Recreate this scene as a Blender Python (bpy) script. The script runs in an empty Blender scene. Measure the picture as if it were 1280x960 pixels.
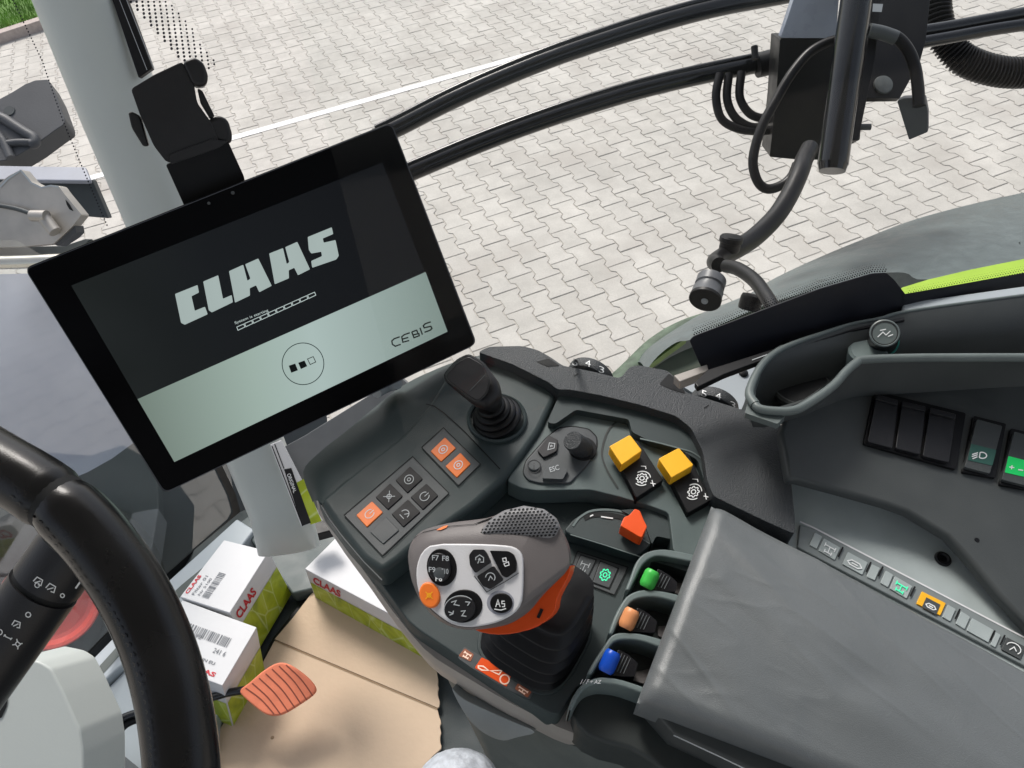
import bpy, math, random
from mathutils import Vector as V, noise
from mathutils.bvhtree import BVHTree
random.seed(7)
S = bpy.context.scene
COL = S.collection
R_ = math.radians
# ---------------------------------------------------------------- camera
FOC, PITCH, ROLL, H = 1000.0, R_(44.4), R_(-7.4), 2.82
cp, sp = math.cos(PITCH), math.sin(PITCH)
FW = V((0, cp, -sp)); UP0 = V((0, sp, cp)); RT0 = V((1, 0, 0))
RT = RT0*math.cos(ROLL) + UP0*math.sin(ROLL)
UP = -RT0*math.sin(ROLL) + UP0*math.cos(ROLL)
CAM = V((0, 0, H))
def ray(x, y): return FW*FOC + RT*(x-640) - UP*(y-480)
def D(x, y, d): return CAM + ray(x, y)*(d/FOC)                      # point seen at (x,y), d metres deep
def PL(p, n): return (V(p), V(n).normalized())
def on(pl, x, y):
    r = ray(x, y); t = (pl[0]-CAM).dot(pl[1])/r.dot(pl[1]); return CAM + r*t
def zp(z): return (V((0, 0, z)), V((0, 0, 1)))
def off(pl, h): return (pl[0]+pl[1]*h, pl[1])
def ons(pl, pts): return [on(pl, *p) for p in pts]
def crop(x0, y0, s): return lambda pts: [(x0+p[0]/s, y0+p[1]/s) for p in pts]
cd = bpy.data.cameras.new('camera'); co = bpy.data.objects.new('camera', cd); COL.objects.link(co)
cd.sensor_width = 36; cd.lens = FOC/1280*36; cd.clip_start = .02; cd.clip_end = 2000
from mathutils import Matrix
co.matrix_world = Matrix(((RT.x, UP.x, -FW.x, 0), (RT.y, UP.y, -FW.y, 0), (RT.z, UP.z, -FW.z, H), (0, 0, 0, 1)))
S.camera = co
# ---------------------------------------------------------------- materials
MC = {}
def mat(name, col=(.5, .5, .5), rough=.5, bs=0, bd=.2, var=.08, vs=30, metal=0, spec=.36, emit=None, es=1, coat=0, sheen=0, stretch=None):
    if name in MC: return MC[name]
    m = bpy.data.materials.new(name); m.use_nodes = True; nt = m.node_tree; N = nt.nodes; L = nt.links
    b = N['Principled BSDF']
    b.inputs['Base Color'].default_value = (*col, 1); b.inputs['Roughness'].default_value = rough
    b.inputs['Metallic'].default_value = metal; b.inputs['Specular IOR Level'].default_value = spec
    b.inputs['Coat Weight'].default_value = coat; b.inputs['Sheen Weight'].default_value = sheen
    tc = N.new('ShaderNodeTexCoord'); mp = N.new('ShaderNodeMapping'); L.new(tc.outputs['Object'], mp.inputs[0])
    if stretch: mp.inputs['Scale'].default_value = stretch
    if var:
        n = N.new('ShaderNodeTexNoise'); n.inputs['Scale'].default_value = vs; n.inputs['Detail'].default_value = 6
        L.new(mp.outputs[0], n.inputs[0])
        r = N.new('ShaderNodeMapRange'); r.inputs[1].default_value = .3; r.inputs[2].default_value = .7
        r.inputs[3].default_value = 1-var; r.inputs[4].default_value = 1+var
        L.new(n.outputs[0], r.inputs[0])
        x = N.new('ShaderNodeVectorMath'); x.operation = 'SCALE'; x.inputs[0].default_value = col
        L.new(r.outputs[0], x.inputs['Scale']); L.new(x.outputs[0], b.inputs['Base Color'])
        r2 = N.new('ShaderNodeMapRange'); r2.inputs[1].default_value = .3; r2.inputs[2].default_value = .7
        r2.inputs[3].default_value = max(rough-.07, .02); r2.inputs[4].default_value = min(rough+.1, 1)
        L.new(n.outputs[0], r2.inputs[0]); L.new(r2.outputs[0], b.inputs['Roughness'])
    if bs:
        n2 = N.new('ShaderNodeTexNoise'); n2.inputs['Scale'].default_value = bs; n2.inputs['Detail'].default_value = 3
        L.new(mp.outputs[0], n2.inputs[0])
        bu = N.new('ShaderNodeBump'); bu.inputs['Strength'].default_value = bd; bu.inputs['Distance'].default_value = .001 if name != 'grey_leather' else .002
        L.new(n2.outputs[0], bu.inputs['Height']); L.new(bu.outputs[0], b.inputs['Normal'])
    if emit:
        b.inputs['Emission Color'].default_value = (*emit, 1); b.inputs['Emission Strength'].default_value = es
    MC[name] = m; return m
def G(r, g, b):                                                     # sRGB 0-255 -> linear
    f = lambda c: ((c/255+.055)/1.055)**2.4 if c > 10 else c/255/12.92
    return (f(r), f(g), f(b))
m_dk = mat('console_dark_green', (.034, .048, .050), .5, 1800, .12)
m_dk2 = mat('console_side_dark', (.03, .036, .036), .5, 1800, .12)
m_lt = mat('console_grey_green', (.085, .112, .112), .42, 1500, .1)
m_lt2 = mat('rib_grey_green', (.13, .165, .165), .38, 1500, .1)
m_tx = mat('grained_black_plastic', (.036, .041, .046), .46, 950, 1.0, spec=.5)
m_bk = mat('black_plastic', (.005, .005, .006), .4, 900, .05, spec=.25)
m_bks = mat('black_satin_plastic', (.013, .013, .015), .38, 1200, .12, spec=.35)
m_key = mat('matt_black_key', (.007, .007, .009), .5, spec=.25)
m_rub = mat('black_rubber', (.006, .006, .007), .36, 700, .06, vs=60, spec=.26)
m_hole = mat('dark_recess', (.004, .005, .006), .7)
m_gr = mat('charcoal_plate', (.062, .07, .075), .45, 1600, .1)
m_side = mat('side_panel_charcoal', (.058, .064, .065), .42, 1500, .12)
m_lip = mat('side_panel_lip', (.115, .137, .136), .35, 1500, .1)
m_plate = mat('light_grey_trim', (.35, .395, .40), .42, 1300, .15)
m_pad = mat('grey_leather', (.125, .137, .143), .38, 1300, .2, var=.06, vs=9, spec=.6)
m_lea = mat('black_leather', (.006, .006, .007), .25, 1500, .08, spec=.38)
m_thr = mat('grey_thread', (.05, .048, .045), .8)
m_pil = mat('pillar_paint', (.52, .56, .545), .35, 600, .05, var=.04, vs=6)
m_floor = mat('floor_mat_dark', (.035, .045, .047), .6, 400, .4)
m_sill = mat('sill_light_grey', (.36, .40, .43), .4, 500, .06, var=.05, vs=8)
m_beige = mat('shell_warm_grey', (.34, .315, .29), .4, 1200, .1)
m_low = mat('pedestal_grey_green', (.11, .125, .12), .5, 1200, .1)
m_low2 = mat('pedestal_pocket_light', (.26, .28, .28), .5, 1200, .1)
m_or = mat('orange_plastic', (.80, .085, .008), .35, 0)
m_or2 = mat('orange_button', (.88, .20, .03), .38, 0, var=.03)
m_ye = mat('yellow_plastic', (.92, .47, .02), .38, 0, var=.05)
m_gn = mat('green_plastic', G(70, 190, 80), .35, 0)
m_pe = mat('peach_plastic', (.80, .33, .14), .35, 0)
m_bl = mat('blue_plastic', G(22, 78, 190), .3, 0)
m_sil = mat('silver_plastic', (.66, .66, .68), .34, 800, .1, var=.04)
m_grey = mat('grip_warm_grey', (.145, .132, .132), .45, 1200, .15)
m_mesh = mat('grip_mesh_grey', (.20, .20, .21), .42)
m_wh = mat('white_print', (.75, .77, .78), .5, var=0)
m_gp = mat('grey_print', (.42, .45, .47), .5, var=0)
m_bp = mat('black_print', (.01, .012, .015), .5, var=0)
m_rp = mat('red_print', G(190, 22, 42), .5, var=0)
m_gl = mat('green_lit_print', (.05, .7, .35), .5, emit=(.05, .8, .4), es=.35, var=0)
m_glb = mat('green_lit_lens', (.01, .35, .08), .4, emit=(.0, .5, .1), es=.25, var=0)
m_tgl = mat('green_dark_lens', (.03, .10, .08), .4, var=0)
m_tube = mat('black_painted_steel', (.004, .005, .007), .16, spec=.6)
m_alu = mat('bracket_metal', (.42, .40, .37), .42, 120, .2, var=.18, vs=14, metal=.55)
m_chr = mat('chrome_tube', (.6, .58, .52), .2, metal=1, var=.05)
m_pap = mat('white_carton', (.63, .635, .65), .6, 200, .1, var=.03, vs=20)
m_tan = mat('cardboard', (.54, .415, .30), .75, 90, .7, var=.06, vs=9)
m_tane = mat('cardboard_edge', (.30, .21, .13), .85, 300, .3)
m_ped = mat('salmon_rubber', (.76, .22, .12), .6, 300, .2, var=.1, vs=40)
m_red = mat('red_rim_paint', (.62, .07, .05), .3, coat=.3, var=.1, vs=10)
m_fend = mat('fender_grey', (.10, .122, .125), .42, 400, .3, var=.16, vs=60)
m_lime = mat('lime_paint', (.34, .52, .05), .35, 0, var=.05)
m_moss = mat('weathered_green_edge', (.085, .12, .085), .6, 300, .4, var=.45, vs=60)
m_cov = mat('exterior_grey_plastic', (.075, .08, .088), .5, 300, .2, var=.1, vs=12)
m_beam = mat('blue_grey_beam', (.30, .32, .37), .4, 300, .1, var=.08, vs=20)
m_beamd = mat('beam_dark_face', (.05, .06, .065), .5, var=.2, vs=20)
m_hood_lit = mat('hood_sky_lit_lilac', (.25, .27, .33), .4, 100, .1, var=.06, vs=3)  # sky reflection put into the upper hood colour
m_hood_dim = mat('hood_shaded_slate', (.055, .068, .08), .45, 100, .1, var=.15, vs=5)  # shaded copy of the hood colour for its lower part
m_tyre = mat('tyre_rubber', (.035, .037, .034), .75, 90, .5, var=.3, vs=12)
m_wrap = mat('pale_speckled_wrap', (.50, .54, .60), .4, 260, 1.0, var=.2, vs=160)
# ---------------------------------------------------------------- builders
def link(o, parent=None):
    COL.objects.link(o)
    if parent:
        o.parent = parent; o.matrix_parent_inverse = Matrix.Translation(-W[parent.name])
        W[o.name] = o.location.copy()
    else: W[o.name] = o.location.copy()
    return o
W = {}
BV = {}
def mk(name, vs, fs, m, parent=None, bev=0, seg=3, smooth=True, sub=0, ang=40, fmat=None):
    vs = [V(v) for v in vs]
    if not vs: return None
    lo = V((min(v[i] for v in vs) for i in range(3))); hi = V((max(v[i] for v in vs) for i in range(3)))
    c = V(((lo.x+hi.x)/2, (lo.y+hi.y)/2, lo.z))
    me = bpy.data.meshes.new(name); me.from_pydata([v-c for v in vs], [], fs); me.update()
    ms = m if isinstance(m, (list, tuple)) else [m]
    for x in ms: me.materials.append(x)
    if fmat:
        for i, k in enumerate(fmat): me.polygons[i].material_index = k
    if smooth:
        for p in me.polygons: p.use_smooth = True
        me.set_sharp_from_angle(angle=R_(ang))
    o = bpy.data.objects.new(name, me); o.location = c
    if parent is not None:
        COL.objects.link(o); W[o.name] = c.copy(); o.parent = parent; o.location = c-W[parent.name]
    else:
        COL.objects.link(o); W[o.name] = c.copy()
    if bev:
        b = o.modifiers.new('bevel', 'BEVEL'); b.width = bev; b.segments = seg; b.limit_method = 'ANGLE'; b.angle_limit = R_(32); b.harden_normals = seg > 1
        for p in me.polygons: p.use_smooth = True
    if sub:
        s = o.modifiers.new('sub', 'SUBSURF'); s.levels = sub; s.render_levels = sub
    BV[o.name] = (vs, fs)
    return o
def thing(name, label, cat, base, group=None):
    o = bpy.data.objects.new(name, None); COL.objects.link(o); o.location = V(base); W[o.name] = V(base)
    o.empty_display_size = .05; o['label'] = label; o['category'] = cat
    if group: o['group'] = group
    return o
def tag(o, label=None, cat=None, group=None, kind=None):
    for k, v in (('label', label), ('category', cat), ('group', group), ('kind', kind)):
        if v: o[k] = v
    return o
def chaikin(p, n=2, closed=True):
    for _ in range(n):
        q = []; m = len(p)
        for i in range(m if closed else m-1):
            a, b = p[i], p[(i+1) % m]
            q.append(tuple(a[k]*.75+b[k]*.25 for k in range(len(a)))); q.append(tuple(a[k]*.25+b[k]*.75 for k in range(len(a))))
        if not closed: q = [p[0]]+q+[p[-1]]
        p = q
    return p
def rnd(p, r=3, n=4):                                               # fillet the corners of a pixel polygon
    q = []; m = len(p)
    for i in range(m):
        a, b, c = V(p[i-1]), V(p[i]), V(p[(i+1) % m])
        d1 = (a-b); d2 = (c-b); k = min(r, d1.length*.45, d2.length*.45)
        s, e = b+d1.normalized()*k, b+d2.normalized()*k
        for j in range(n+1):
            t = j/n; x = s*(1-t)**2+b*2*t*(1-t)+e*t*t; q.append((x.x, x.y))
    return q
def cat(p, n=6, closed=False):                                      # Catmull-Rom through points of any dimension
    P = [V(x) for x in p]; m = len(P); out = []
    for i in range(m if closed else m-1):
        if closed: a, b, c, d = P[i-1], P[i], P[(i+1) % m], P[(i+2) % m]
        else: a, b, c, d = P[max(i-1, 0)], P[i], P[i+1], P[min(i+2, m-1)]
        for j in range(n):
            t = j/n
            out.append(.5*((2*b)+(c-a)*t+(2*a-5*b+4*c-d)*t*t+(3*b-a-3*c+d)*t**3))
    if not closed: out.append(P[-1])
    return out
def catp(p, n=5): return [(v.x, v.y) for v in cat(p, n, True)]
def area_n(P):
    s = V((0, 0, 0))
    for i in range(len(P)): s += P[i].cross(P[(i+1) % len(P)])
    return s
def prism(name, px, pl, th, m, parent=None, bev=0, seg=3, h=0, taper=1.0, sub=0, P=None):
    pl2 = off(pl, h); T = P if P else ons(pl2, px); n = pl[1]
    if area_n(T).dot(n) < 0: T = T[::-1]
    k = len(T); c = sum(T, V((0, 0, 0)))/k
    B = [c+(p-c)*taper-n*th for p in T]
    fs = [tuple(range(k)), tuple(range(2*k-1, k-1, -1))]+[(i, k+i, k+(i+1) % k, (i+1) % k) for i in range(k)]
    return mk(name, T+B, fs, m, parent, bev, seg, sub=sub)
def sheet(name, px, pl, m, parent=None, h=.0003):
    T = ons(off(pl, h), px)
    if area_n(T).dot(pl[1]) < 0: T = T[::-1]
    return mk(name, T, [tuple(range(len(T)))], m, parent, smooth=False)
def ribpx(line, w, closed=False):                                   # ribbon as pixel quads (left and right rails)
    m = len(line); Lr, Rr = [], []
    for i in range(m):
        a = V(line[i-1]) if (i or closed) else V(line[0]); b = V(line[i]); c = V(line[(i+1) % m]) if (i < m-1 or closed) else b
        d = ((b-a).normalized()+(c-b).normalized())
        if d.length < 1e-6: d = c-a
        d.normalize(); e1 = (b-a) if (b-a).length > 1e-6 else (c-b); e1 = e1.normalized()
        nn = V((-d.y, d.x)); k = 1/max(.5, abs(nn.dot(V((-e1.y, e1.x)))))
        Lr.append(b+nn*w/2*k); Rr.append(b-nn*w/2*k)
    return Lr, Rr
def lines(name, L, w, pl, m, parent=None, h=.0003, bvh=None, th=0):
    """strokes given as pixel polylines, laid on a plane or on an already built surface"""
    vs, fs = [], []
    for q, line in enumerate(L):
        closed = line[0] == line[-1] and len(line) > 3
        if closed: line = line[:-1]
        A, B = ribpx(line, w, closed); o = len(vs); k = len(A); hh = h+q*.00002
        for p, s in zip(A, B):
            for x in (p, s):
                if bvh:
                    r = ray(x.x, x.y).normalized(); hit = bvh.ray_cast(CAM, r)
                    vs.append(hit[0]+(hit[1] if hit[1].dot(r) < 0 else -hit[1])*hh if hit[0] else on(pl, x.x, x.y) if pl else D(x.x, x.y, .6))
                else: vs.append(on(off(pl, hh), x.x, x.y))
        for i in range(k if closed else k-1):
            j = (i+1) % k; fs.append((o+2*i, o+2*i+1, o+2*j+1, o+2*j))
    return mk(name, vs, fs, m, parent, smooth=False)
def bvh_of(*objs):
    vs, fs = [], []
    for o in objs:
        a, b = BV[o.name]; k = len(vs); vs += a; fs += [tuple(i+k for i in f) for f in b]
    return BVHTree.FromPolygons(vs, fs)
def decal(name, polys, bvh, m, parent, h=.0004):
    vs, fs = [], []
    for P in polys:
        k = len(vs)
        for x, y in P:
            r = ray(x, y).normalized(); hit = bvh.ray_cast(CAM, r)
            if hit[0] is None: vs.append(D(x, y, .6)); continue
            vs.append(hit[0]+(hit[1] if hit[1].dot(r) < 0 else -hit[1])*h)
        fs.append(tuple(range(k, k+len(P))))
    return mk(name, vs, fs, m, parent, smooth=False)
def tube(name, pts, rad, m, parent=None, n=14, caps=True, smooth_n=6, ripple=None, sub=0):
    P = cat(pts, smooth_n) if smooth_n else [V(p) for p in pts]
    k = len(P); vs, fs = [], []
    rr = rad if callable(rad) else (lambda t: rad)
    t0 = (P[1]-P[0]).normalized(); a = t0.cross(V((.3, .5, .8))).normalized()
    for i, p in enumerate(P):
        t = (P[min(i+1, k-1)]-P[max(i-1, 0)]).normalized(); a = (a-t*a.dot(t)).normalized(); b = t.cross(a)
        r = rr(i/(k-1))
        for j in range(n):
            th = 2*math.pi*j/n; vs.append(p+(a*math.cos(th)+b*math.sin(th))*r)
    for i in range(k-1):
        for j in range(n):
            fs.append((i*n+j, i*n+(j+1) % n, (i+1)*n+(j+1) % n, (i+1)*n+j))
    if caps: fs += [tuple(range(n-1, -1, -1)), tuple(range((k-1)*n, k*n))]
    return mk(name, vs, fs, m, parent, ang=50, sub=sub)
def lathe(name, c, ax, prof, m, parent=None, n=40, sx=1, ref=None, ang=35, bev=0):
    ax = V(ax).normalized(); a = (V(ref) if ref else V((1, .1, 0))); a = (a-ax*a.dot(ax)).normalized(); b = ax.cross(a); c = V(c)
    vs, fs = [], []
    for r, h in prof:
        for j in range(n):
            t = 2*math.pi*j/n; vs.append(c+ax*h+(a*math.cos(t)*sx+b*math.sin(t))*r)
    for i in range(len(prof)-1):
        for j in range(n): fs.append((i*n+j, i*n+(j+1) % n, (i+1)*n+(j+1) % n, (i+1)*n+j))
    fs += [tuple(range(n-1, -1, -1)), tuple(range((len(prof)-1)*n, len(prof)*n))]
    return mk(name, vs, fs, m, parent, ang=ang)
def resamp(P, n, start=0):                                          # closed 3-D loop, n points evenly by length
    k = len(P); L = [(P[(i+1) % k]-P[i]).length for i in range(k)]; T = sum(L); out = []; i = 0; acc = 0
    for j in range(n):
        t = T*j/n
        while acc+L[i] < t: acc += L[i]; i += 1
        out.append(P[i]+(P[(i+1) % k]-P[i])*((t-acc)/max(L[i], 1e-9)))
    return out
def loft(name, rings, m, parent=None, n=48, cap0=True, cap1=True, sub=0, ang=50):
    """rings of 3-D loops that all start near the same place and turn the same way"""
    R = [resamp([V(p) for p in r], n) for r in rings]; vs = [p for r in R for p in r]; fs = []
    for i in range(len(R)-1):
        for j in range(n): fs.append((i*n+j, i*n+(j+1) % n, (i+1)*n+(j+1) % n, (i+1)*n+j))
    if cap0: fs.append(tuple(range(n-1, -1, -1)))
    if cap1: fs.append(tuple(range((len(R)-1)*n, len(R)*n)))
    return mk(name, vs, fs, m, parent, ang=ang, sub=sub)
def ell(cx, cy, rx, ry, rot=0, n=28, a0=0, a1=360):
    c, s = math.cos(R_(rot)), math.sin(R_(rot)); out = []
    full = a1-a0 >= 360
    for i in range(n if full else n+1):
        t = R_(a0+(a1-a0)*i/n); x, y = rx*math.cos(t), ry*math.sin(t); out.append((cx+x*c-y*s, cy+x*s+y*c))
    return out
def quv(q, u, v):                                                   # bilinear inside a pixel quad: q = TL,TR,BR,BL
    return tuple((q[0][k]*(1-u)+q[1][k]*u)*(1-v)+(q[3][k]*(1-u)+q[2][k]*u)*v for k in (0, 1))
def shrink(q, f): 
    cx = sum(p[0] for p in q)/len(q); cy = sum(p[1] for p in q)/len(q); return [(cx+(p[0]-cx)*f, cy+(p[1]-cy)*f) for p in q]
def C_(cx, cy, r, n=18, a0=0, a1=360):
    e = [(cx+r*math.cos(R_(a0+(a1-a0)*i/n)), cy+r*math.sin(R_(a0+(a1-a0)*i/n))) for i in range(n+1)]
    if a1-a0 >= 360: e[-1] = e[0]
    return e
def gear(cx, cy, r, k=8):
    p = []
    for i in range(k*4):
        t = 2*math.pi*i/(k*4); rr = r*(1.0 if i % 4 in (0, 1) else .78); p.append((cx+rr*math.cos(t), cy+rr*math.sin(t)))
    return p+[p[0]]
ICON = {
 'ring': [C_(.5, .5, .27), C_(.5, .5, .1, 10)],
 'power': [C_(.5, .5, .27, 16, -60, 240), [(.5, .2), (.5, .5)]],
 'cross': [[(.25, .25), (.75, .75)], [(.75, .25), (.25, .75)], C_(.5, .5, .14, 10)],
 'gear': [gear(.5, .5, .32), C_(.5, .5, .12, 10)],
 'gauge': [C_(.5, .6, .26, 14, 180, 360), [(.5, .6), (.66, .4)], [(.3, .78), (.7, .78)]],
 'i': [C_(.5, .5, .44, 24), [(.5, .42), (.5, .72)], [(.5, .26), (.5, .32)]],
 'back': [[(.2, .7), (.2, .3), (.8, .3), (.8, .7), (.2, .7)], [(.65, .5), (.4, .5)], [(.48, .42), (.38, .5), (.48, .58)]],
 'pto': [gear(.5, .5, .3, 8), C_(.5, .5, .12, 10), C_(.5, .5, .43, 10, 200, 320), C_(.5, .5, .43, 8, 20, 100)],
 'axle': [[(.2, .2), (.2, .5)], [(.8, .2), (.8, .5)], [(.2, .35), (.8, .35)], [(.5, .35), (.5, .8)], [(.3, .65), (.3, .9)], [(.7, .65), (.7, .9)], [(.3, .8), (.7, .8)]],
 'arrows': [[(.15, .5), (.4, .5)], [(.3, .35), (.42, .5), (.3, .65)], [(.85, .5), (.6, .5)], [(.7, .35), (.58, .5), (.7, .65)]],
 'lamp': [C_(.64, .4, .22, 14, -120, 120), [(.52, .2), (.52, .6)], [(.42, .25), (.15, .45)], [(.42, .4), (.15, .6)], [(.42, .55), (.2, .75)]],
 'plus': [[(.15, .45), (.4, .45)], [(.27, .3), (.27, .6)], [(.6, .55), (.85, .55)]],
 'house': [[(.2, .55), (.2, .35), (.5, .15), (.8, .35), (.8, .7), (.55, .7)], [(.35, .8), (.5, .45)], [(.38, .5), (.5, .42), (.58, .56)]],
 'curve': [C_(.5, .5, .36, 14, 180, 400), [(.35, .75), (.5, .4), (.68, .62)]],
 'flag': [[(.3, .25), (.55, .2), (.6, .45), (.35, .5), (.3, .25)], [(.4, .65), (.75, .5), (.8, .75), (.5, .85), (.4, .65)]],
 'as': [[(.2, .75), (.35, .25), (.5, .75)], [(.26, .55), (.44, .55)], [(.8, .35), (.62, .35), (.62, .52), (.8, .52), (.8, .72), (.62, .72)], [(.1, .88), (.55, .95), (.9, .85)]],
 'wiper': [[(.15, .75), (.25, .3), (.75, .3), (.85, .75), (.6, .8)], [(.3, .8), (.65, .45)]],
 'drop': [C_(.5, .5, .25, 10)],
 'belt': [[(.15, .6), (.3, .4), (.7, .4), (.85, .6), (.7, .75), (.3, .75), (.15, .6)], [(.35, .58), (.65, .58)]],
}
def icon(kind, q, w, pl, m, parent, h=.0003, bvh=None, name='icon'):
    L = [[quv(q, *p) for p in l] for l in ICON[kind]]
    return lines(name, L, w, pl, m, parent, h, bvh)
TXT = {}
def textmesh(s):
    if s in TXT: return TXT[s]
    c = bpy.data.curves.new('t', 'FONT'); c.body = s; c.resolution_u = 3; c.offset = .035 if s == 'CLAAS' else .012 if s.isupper() else 0
    o = bpy.data.objects.new('t', c); COL.objects.link(o)
    me = o.to_mesh(); vs = [(v.co.x, v.co.y) for v in me.vertices]; fs = [tuple(p.vertices) for p in me.polygons]
    o.to_mesh_clear(); bpy.data.objects.remove(o); bpy.data.curves.remove(c)
    x0 = min(v[0] for v in vs); x1 = max(v[0] for v in vs); y0 = min(v[1] for v in vs); y1 = max(v[1] for v in vs)
    TXT[s] = ([((v[0]-x0)/(x1-x0), 1-(v[1]-y0)/(y1-y0)) for v in vs], fs); return TXT[s]
def text(s, q, pl, m, parent, h=.0004, bvh=None, name='lettering'):
    """text s stretched over the pixel quad q (TL,TR,BR,BL)"""
    vs, fs = textmesh(s); P = []
    for u, v in vs:
        x, y = quv(q, u, v)
        if bvh:
            r = ray(x, y).normalized(); hit = bvh.ray_cast(CAM, r); P.append(hit[0]-r*h if hit[0] else D(x, y, .6))
        else: P.append(on(off(pl, h), x, y))
    return mk(name, P, fs, m, parent, smooth=False)

def strip(name, A, B, m, parent, n_=8, sag=.0, sub=0):
    A = cat(A, 4); B = cat(B, 4); k = len(A); vs, fs = [], []
    for i in range(k):
        for j in range(n_+1):
            t = j/n_; vs.append(A[i].lerp(B[i], t)+V((0, 0, sag*math.sin(math.pi*t))))
    for i in range(k-1):
        for j in range(n_): q = i*(n_+1)+j; fs.append((q, q+n_+1, q+n_+2, q+1))
    o = mk(name, vs, fs, m, parent, ang=80)
    if area_n([vs[f] for f in fs[len(fs)//2]]).dot(CAM-vs[0]) < 0: o.data.flip_normals()
    return o

# ================================================================ GROUND
a_ = R_(-71.7); ga = V((math.cos(a_), math.sin(a_), 0)); gb = V((-math.sin(a_), math.cos(a_), 0))
g0 = on(zp(0), 721.7, 347.7)
shape = []
for s in (1, -1):
    shape += [(s*.0985, -s*.081), (s*.0985, s*.081), (s*.069, s*.081), (s*.031, s*.059)]
KS = .962
def paver_loop(ins):
    e, w, ww = (.0975-ins)*KS, (.0815-ins)*KS, (.0565-ins)*KS; a, b = .062*KS, .038*KS
    return [(-e, -w), (-a, -w), (-b, -ww), (b, -ww), (a, -w), (e, -w), (e, w), (a, w), (b, ww), (-b, ww), (-a, w), (-e, w)]
lp0, lp1 = paver_loop(0), paver_loop(.003)
vs, fs, tone = [], [], []
for i in range(-70, 80):
    for j in range(-70, 60):
        x = (j*.2+(.1 if i % 2 else 0)+.1)*KS; y = i*.143*KS
        c = g0+ga*x+gb*y
        r = c-CAM; z = r.dot(FW)
        if z < .5: continue
        px, py = 640+FOC*r.dot(RT)/z, 480-FOC*r.dot(UP)/z
        if not (-260 < px < 1560 and -130 < py < 760) or z > 15: continue
        k = len(vs); hz = random.uniform(-.0010, .0010); tx, ty = random.uniform(-.012, .012), random.uniform(-.012, .012)
        for lp, zz in ((lp0, -.008), (lp0, -.0025), (lp1, 0)):
            for p in lp:
                q = c+ga*p[0]+gb*p[1]; vs.append((q.x, q.y, zz+hz+p[0]*tx+p[1]*ty))
        for a in (0, 12):
            for t in range(12): fs.append((k+a+t, k+a+(t+1) % 12, k+a+12+(t+1) % 12, k+a+12+t))
        fs.append(tuple(range(k+24, k+36)))
        tone += [random.gauss(.5, .17)]*36
def pave_mat():
    m = bpy.data.materials.new('concrete_pavers'); m.use_nodes = True; nt = m.node_tree; N = nt.nodes; L = nt.links; b = N['Principled BSDF']
    at = N.new('ShaderNodeAttribute'); at.attribute_name = 'tone'
    cr = N.new('ShaderNodeValToRGB'); cr.color_ramp.elements[0].color = (.43, .412, .378, 1); cr.color_ramp.elements[1].color = (.495, .477, .442, 1)
    cr.color_ramp.elements[0].position = .1; cr.color_ramp.elements[1].position = .9
    L.new(at.outputs['Fac'], cr.inputs[0])
    tc = N.new('ShaderNodeTexCoord'); mus = []
    for sc, lo, hi in ((1.3, .86, 1.08), (9, .92, 1.07), (120, .93, 1.06)):
        n = N.new('ShaderNodeTexNoise'); n.inputs['Scale'].default_value = sc; n.inputs['Detail'].default_value = 5; L.new(tc.outputs['Object'], n.inputs[0])
        r = N.new('ShaderNodeMapRange'); r.inputs[1].default_value = .3; r.inputs[2].default_value = .7; r.inputs[3].default_value = lo; r.inputs[4].default_value = hi
        L.new(n.outputs[0], r.inputs[0]); mus.append(r)
    cur = cr.outputs[0]
    for r in mus:
        x = N.new('ShaderNodeVectorMath'); x.operation = 'SCALE'; L.new(cur, x.inputs[0]); L.new(r.outputs[0], x.inputs['Scale']); cur = x.outputs[0]
    # rusty / grey stains with a shape of their own
    n = N.new('ShaderNodeTexNoise'); n.inputs['Scale'].default_value = 1.9; n.inputs['Detail'].default_value = 7; L.new(tc.outputs['Object'], n.inputs[0])
    r = N.new('ShaderNodeMapRange'); r.inputs[1].default_value = .54; r.inputs[2].default_value = .72; r.inputs[4].default_value = .75; L.new(n.outputs[0], r.inputs[0])
    mx = N.new('ShaderNodeMix'); mx.data_type = 'RGBA'; L.new(r.outputs[0], mx.inputs[0]); L.new(cur, mx.inputs[6]); mx.inputs[7].default_value = (.37, .345, .315, 1)
    L.new(mx.outputs[2], b.inputs['Base Color']); b.inputs['Roughness'].default_value = .85
    n2 = N.new('ShaderNodeTexNoise'); n2.inputs['Scale'].default_value = 220; L.new(tc.outputs['Object'], n2.inputs[0])
    bu = N.new('ShaderNodeBump'); bu.inputs['Strength'].default_value = .35; bu.inputs['Distance'].default_value = .002; L.new(n2.outputs[0], bu.inputs['Height']); L.new(bu.outputs[0], b.inputs['Normal'])
    return m
m_pave = pave_mat()
pv = mk('paving', vs, fs, m_pave, smooth=False); tag(pv, kind='structure')
at = pv.data.attributes.new('tone', 'FLOAT', 'POINT'); at.data.foreach_set('value', tone)
m_sand = mat('joint_sand', (.40, .375, .335), .95, 150, .6, var=.25, vs=40)
tag(mk('ground', [(-300, -300, -.005), (300, -300, -.005), (300, 400, -.005), (-300, 400, -.005)], [(0, 1, 2, 3)], m_sand, smooth=False), kind='structure')
m_line = mat('white_road_paint', (.74, .74, .74), .7, 200, .5, var=.12, vs=9)
A, B = on(zp(0), 690, 60), on(zp(0), 300, 170); d = (B-A).normalized(); nrm = V((-d.y, d.x, 0))
A -= d*3; B += d*4
tag(mk('painted_line', [A-nrm*.04+V((0, 0, .003)), B-nrm*.04+V((0, 0, .003)), B+nrm*.04+V((0, 0, .003)), A+nrm*.04+V((0, 0, .003))], [(0, 1, 2, 3)], m_line, smooth=False), kind='structure')
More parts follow.
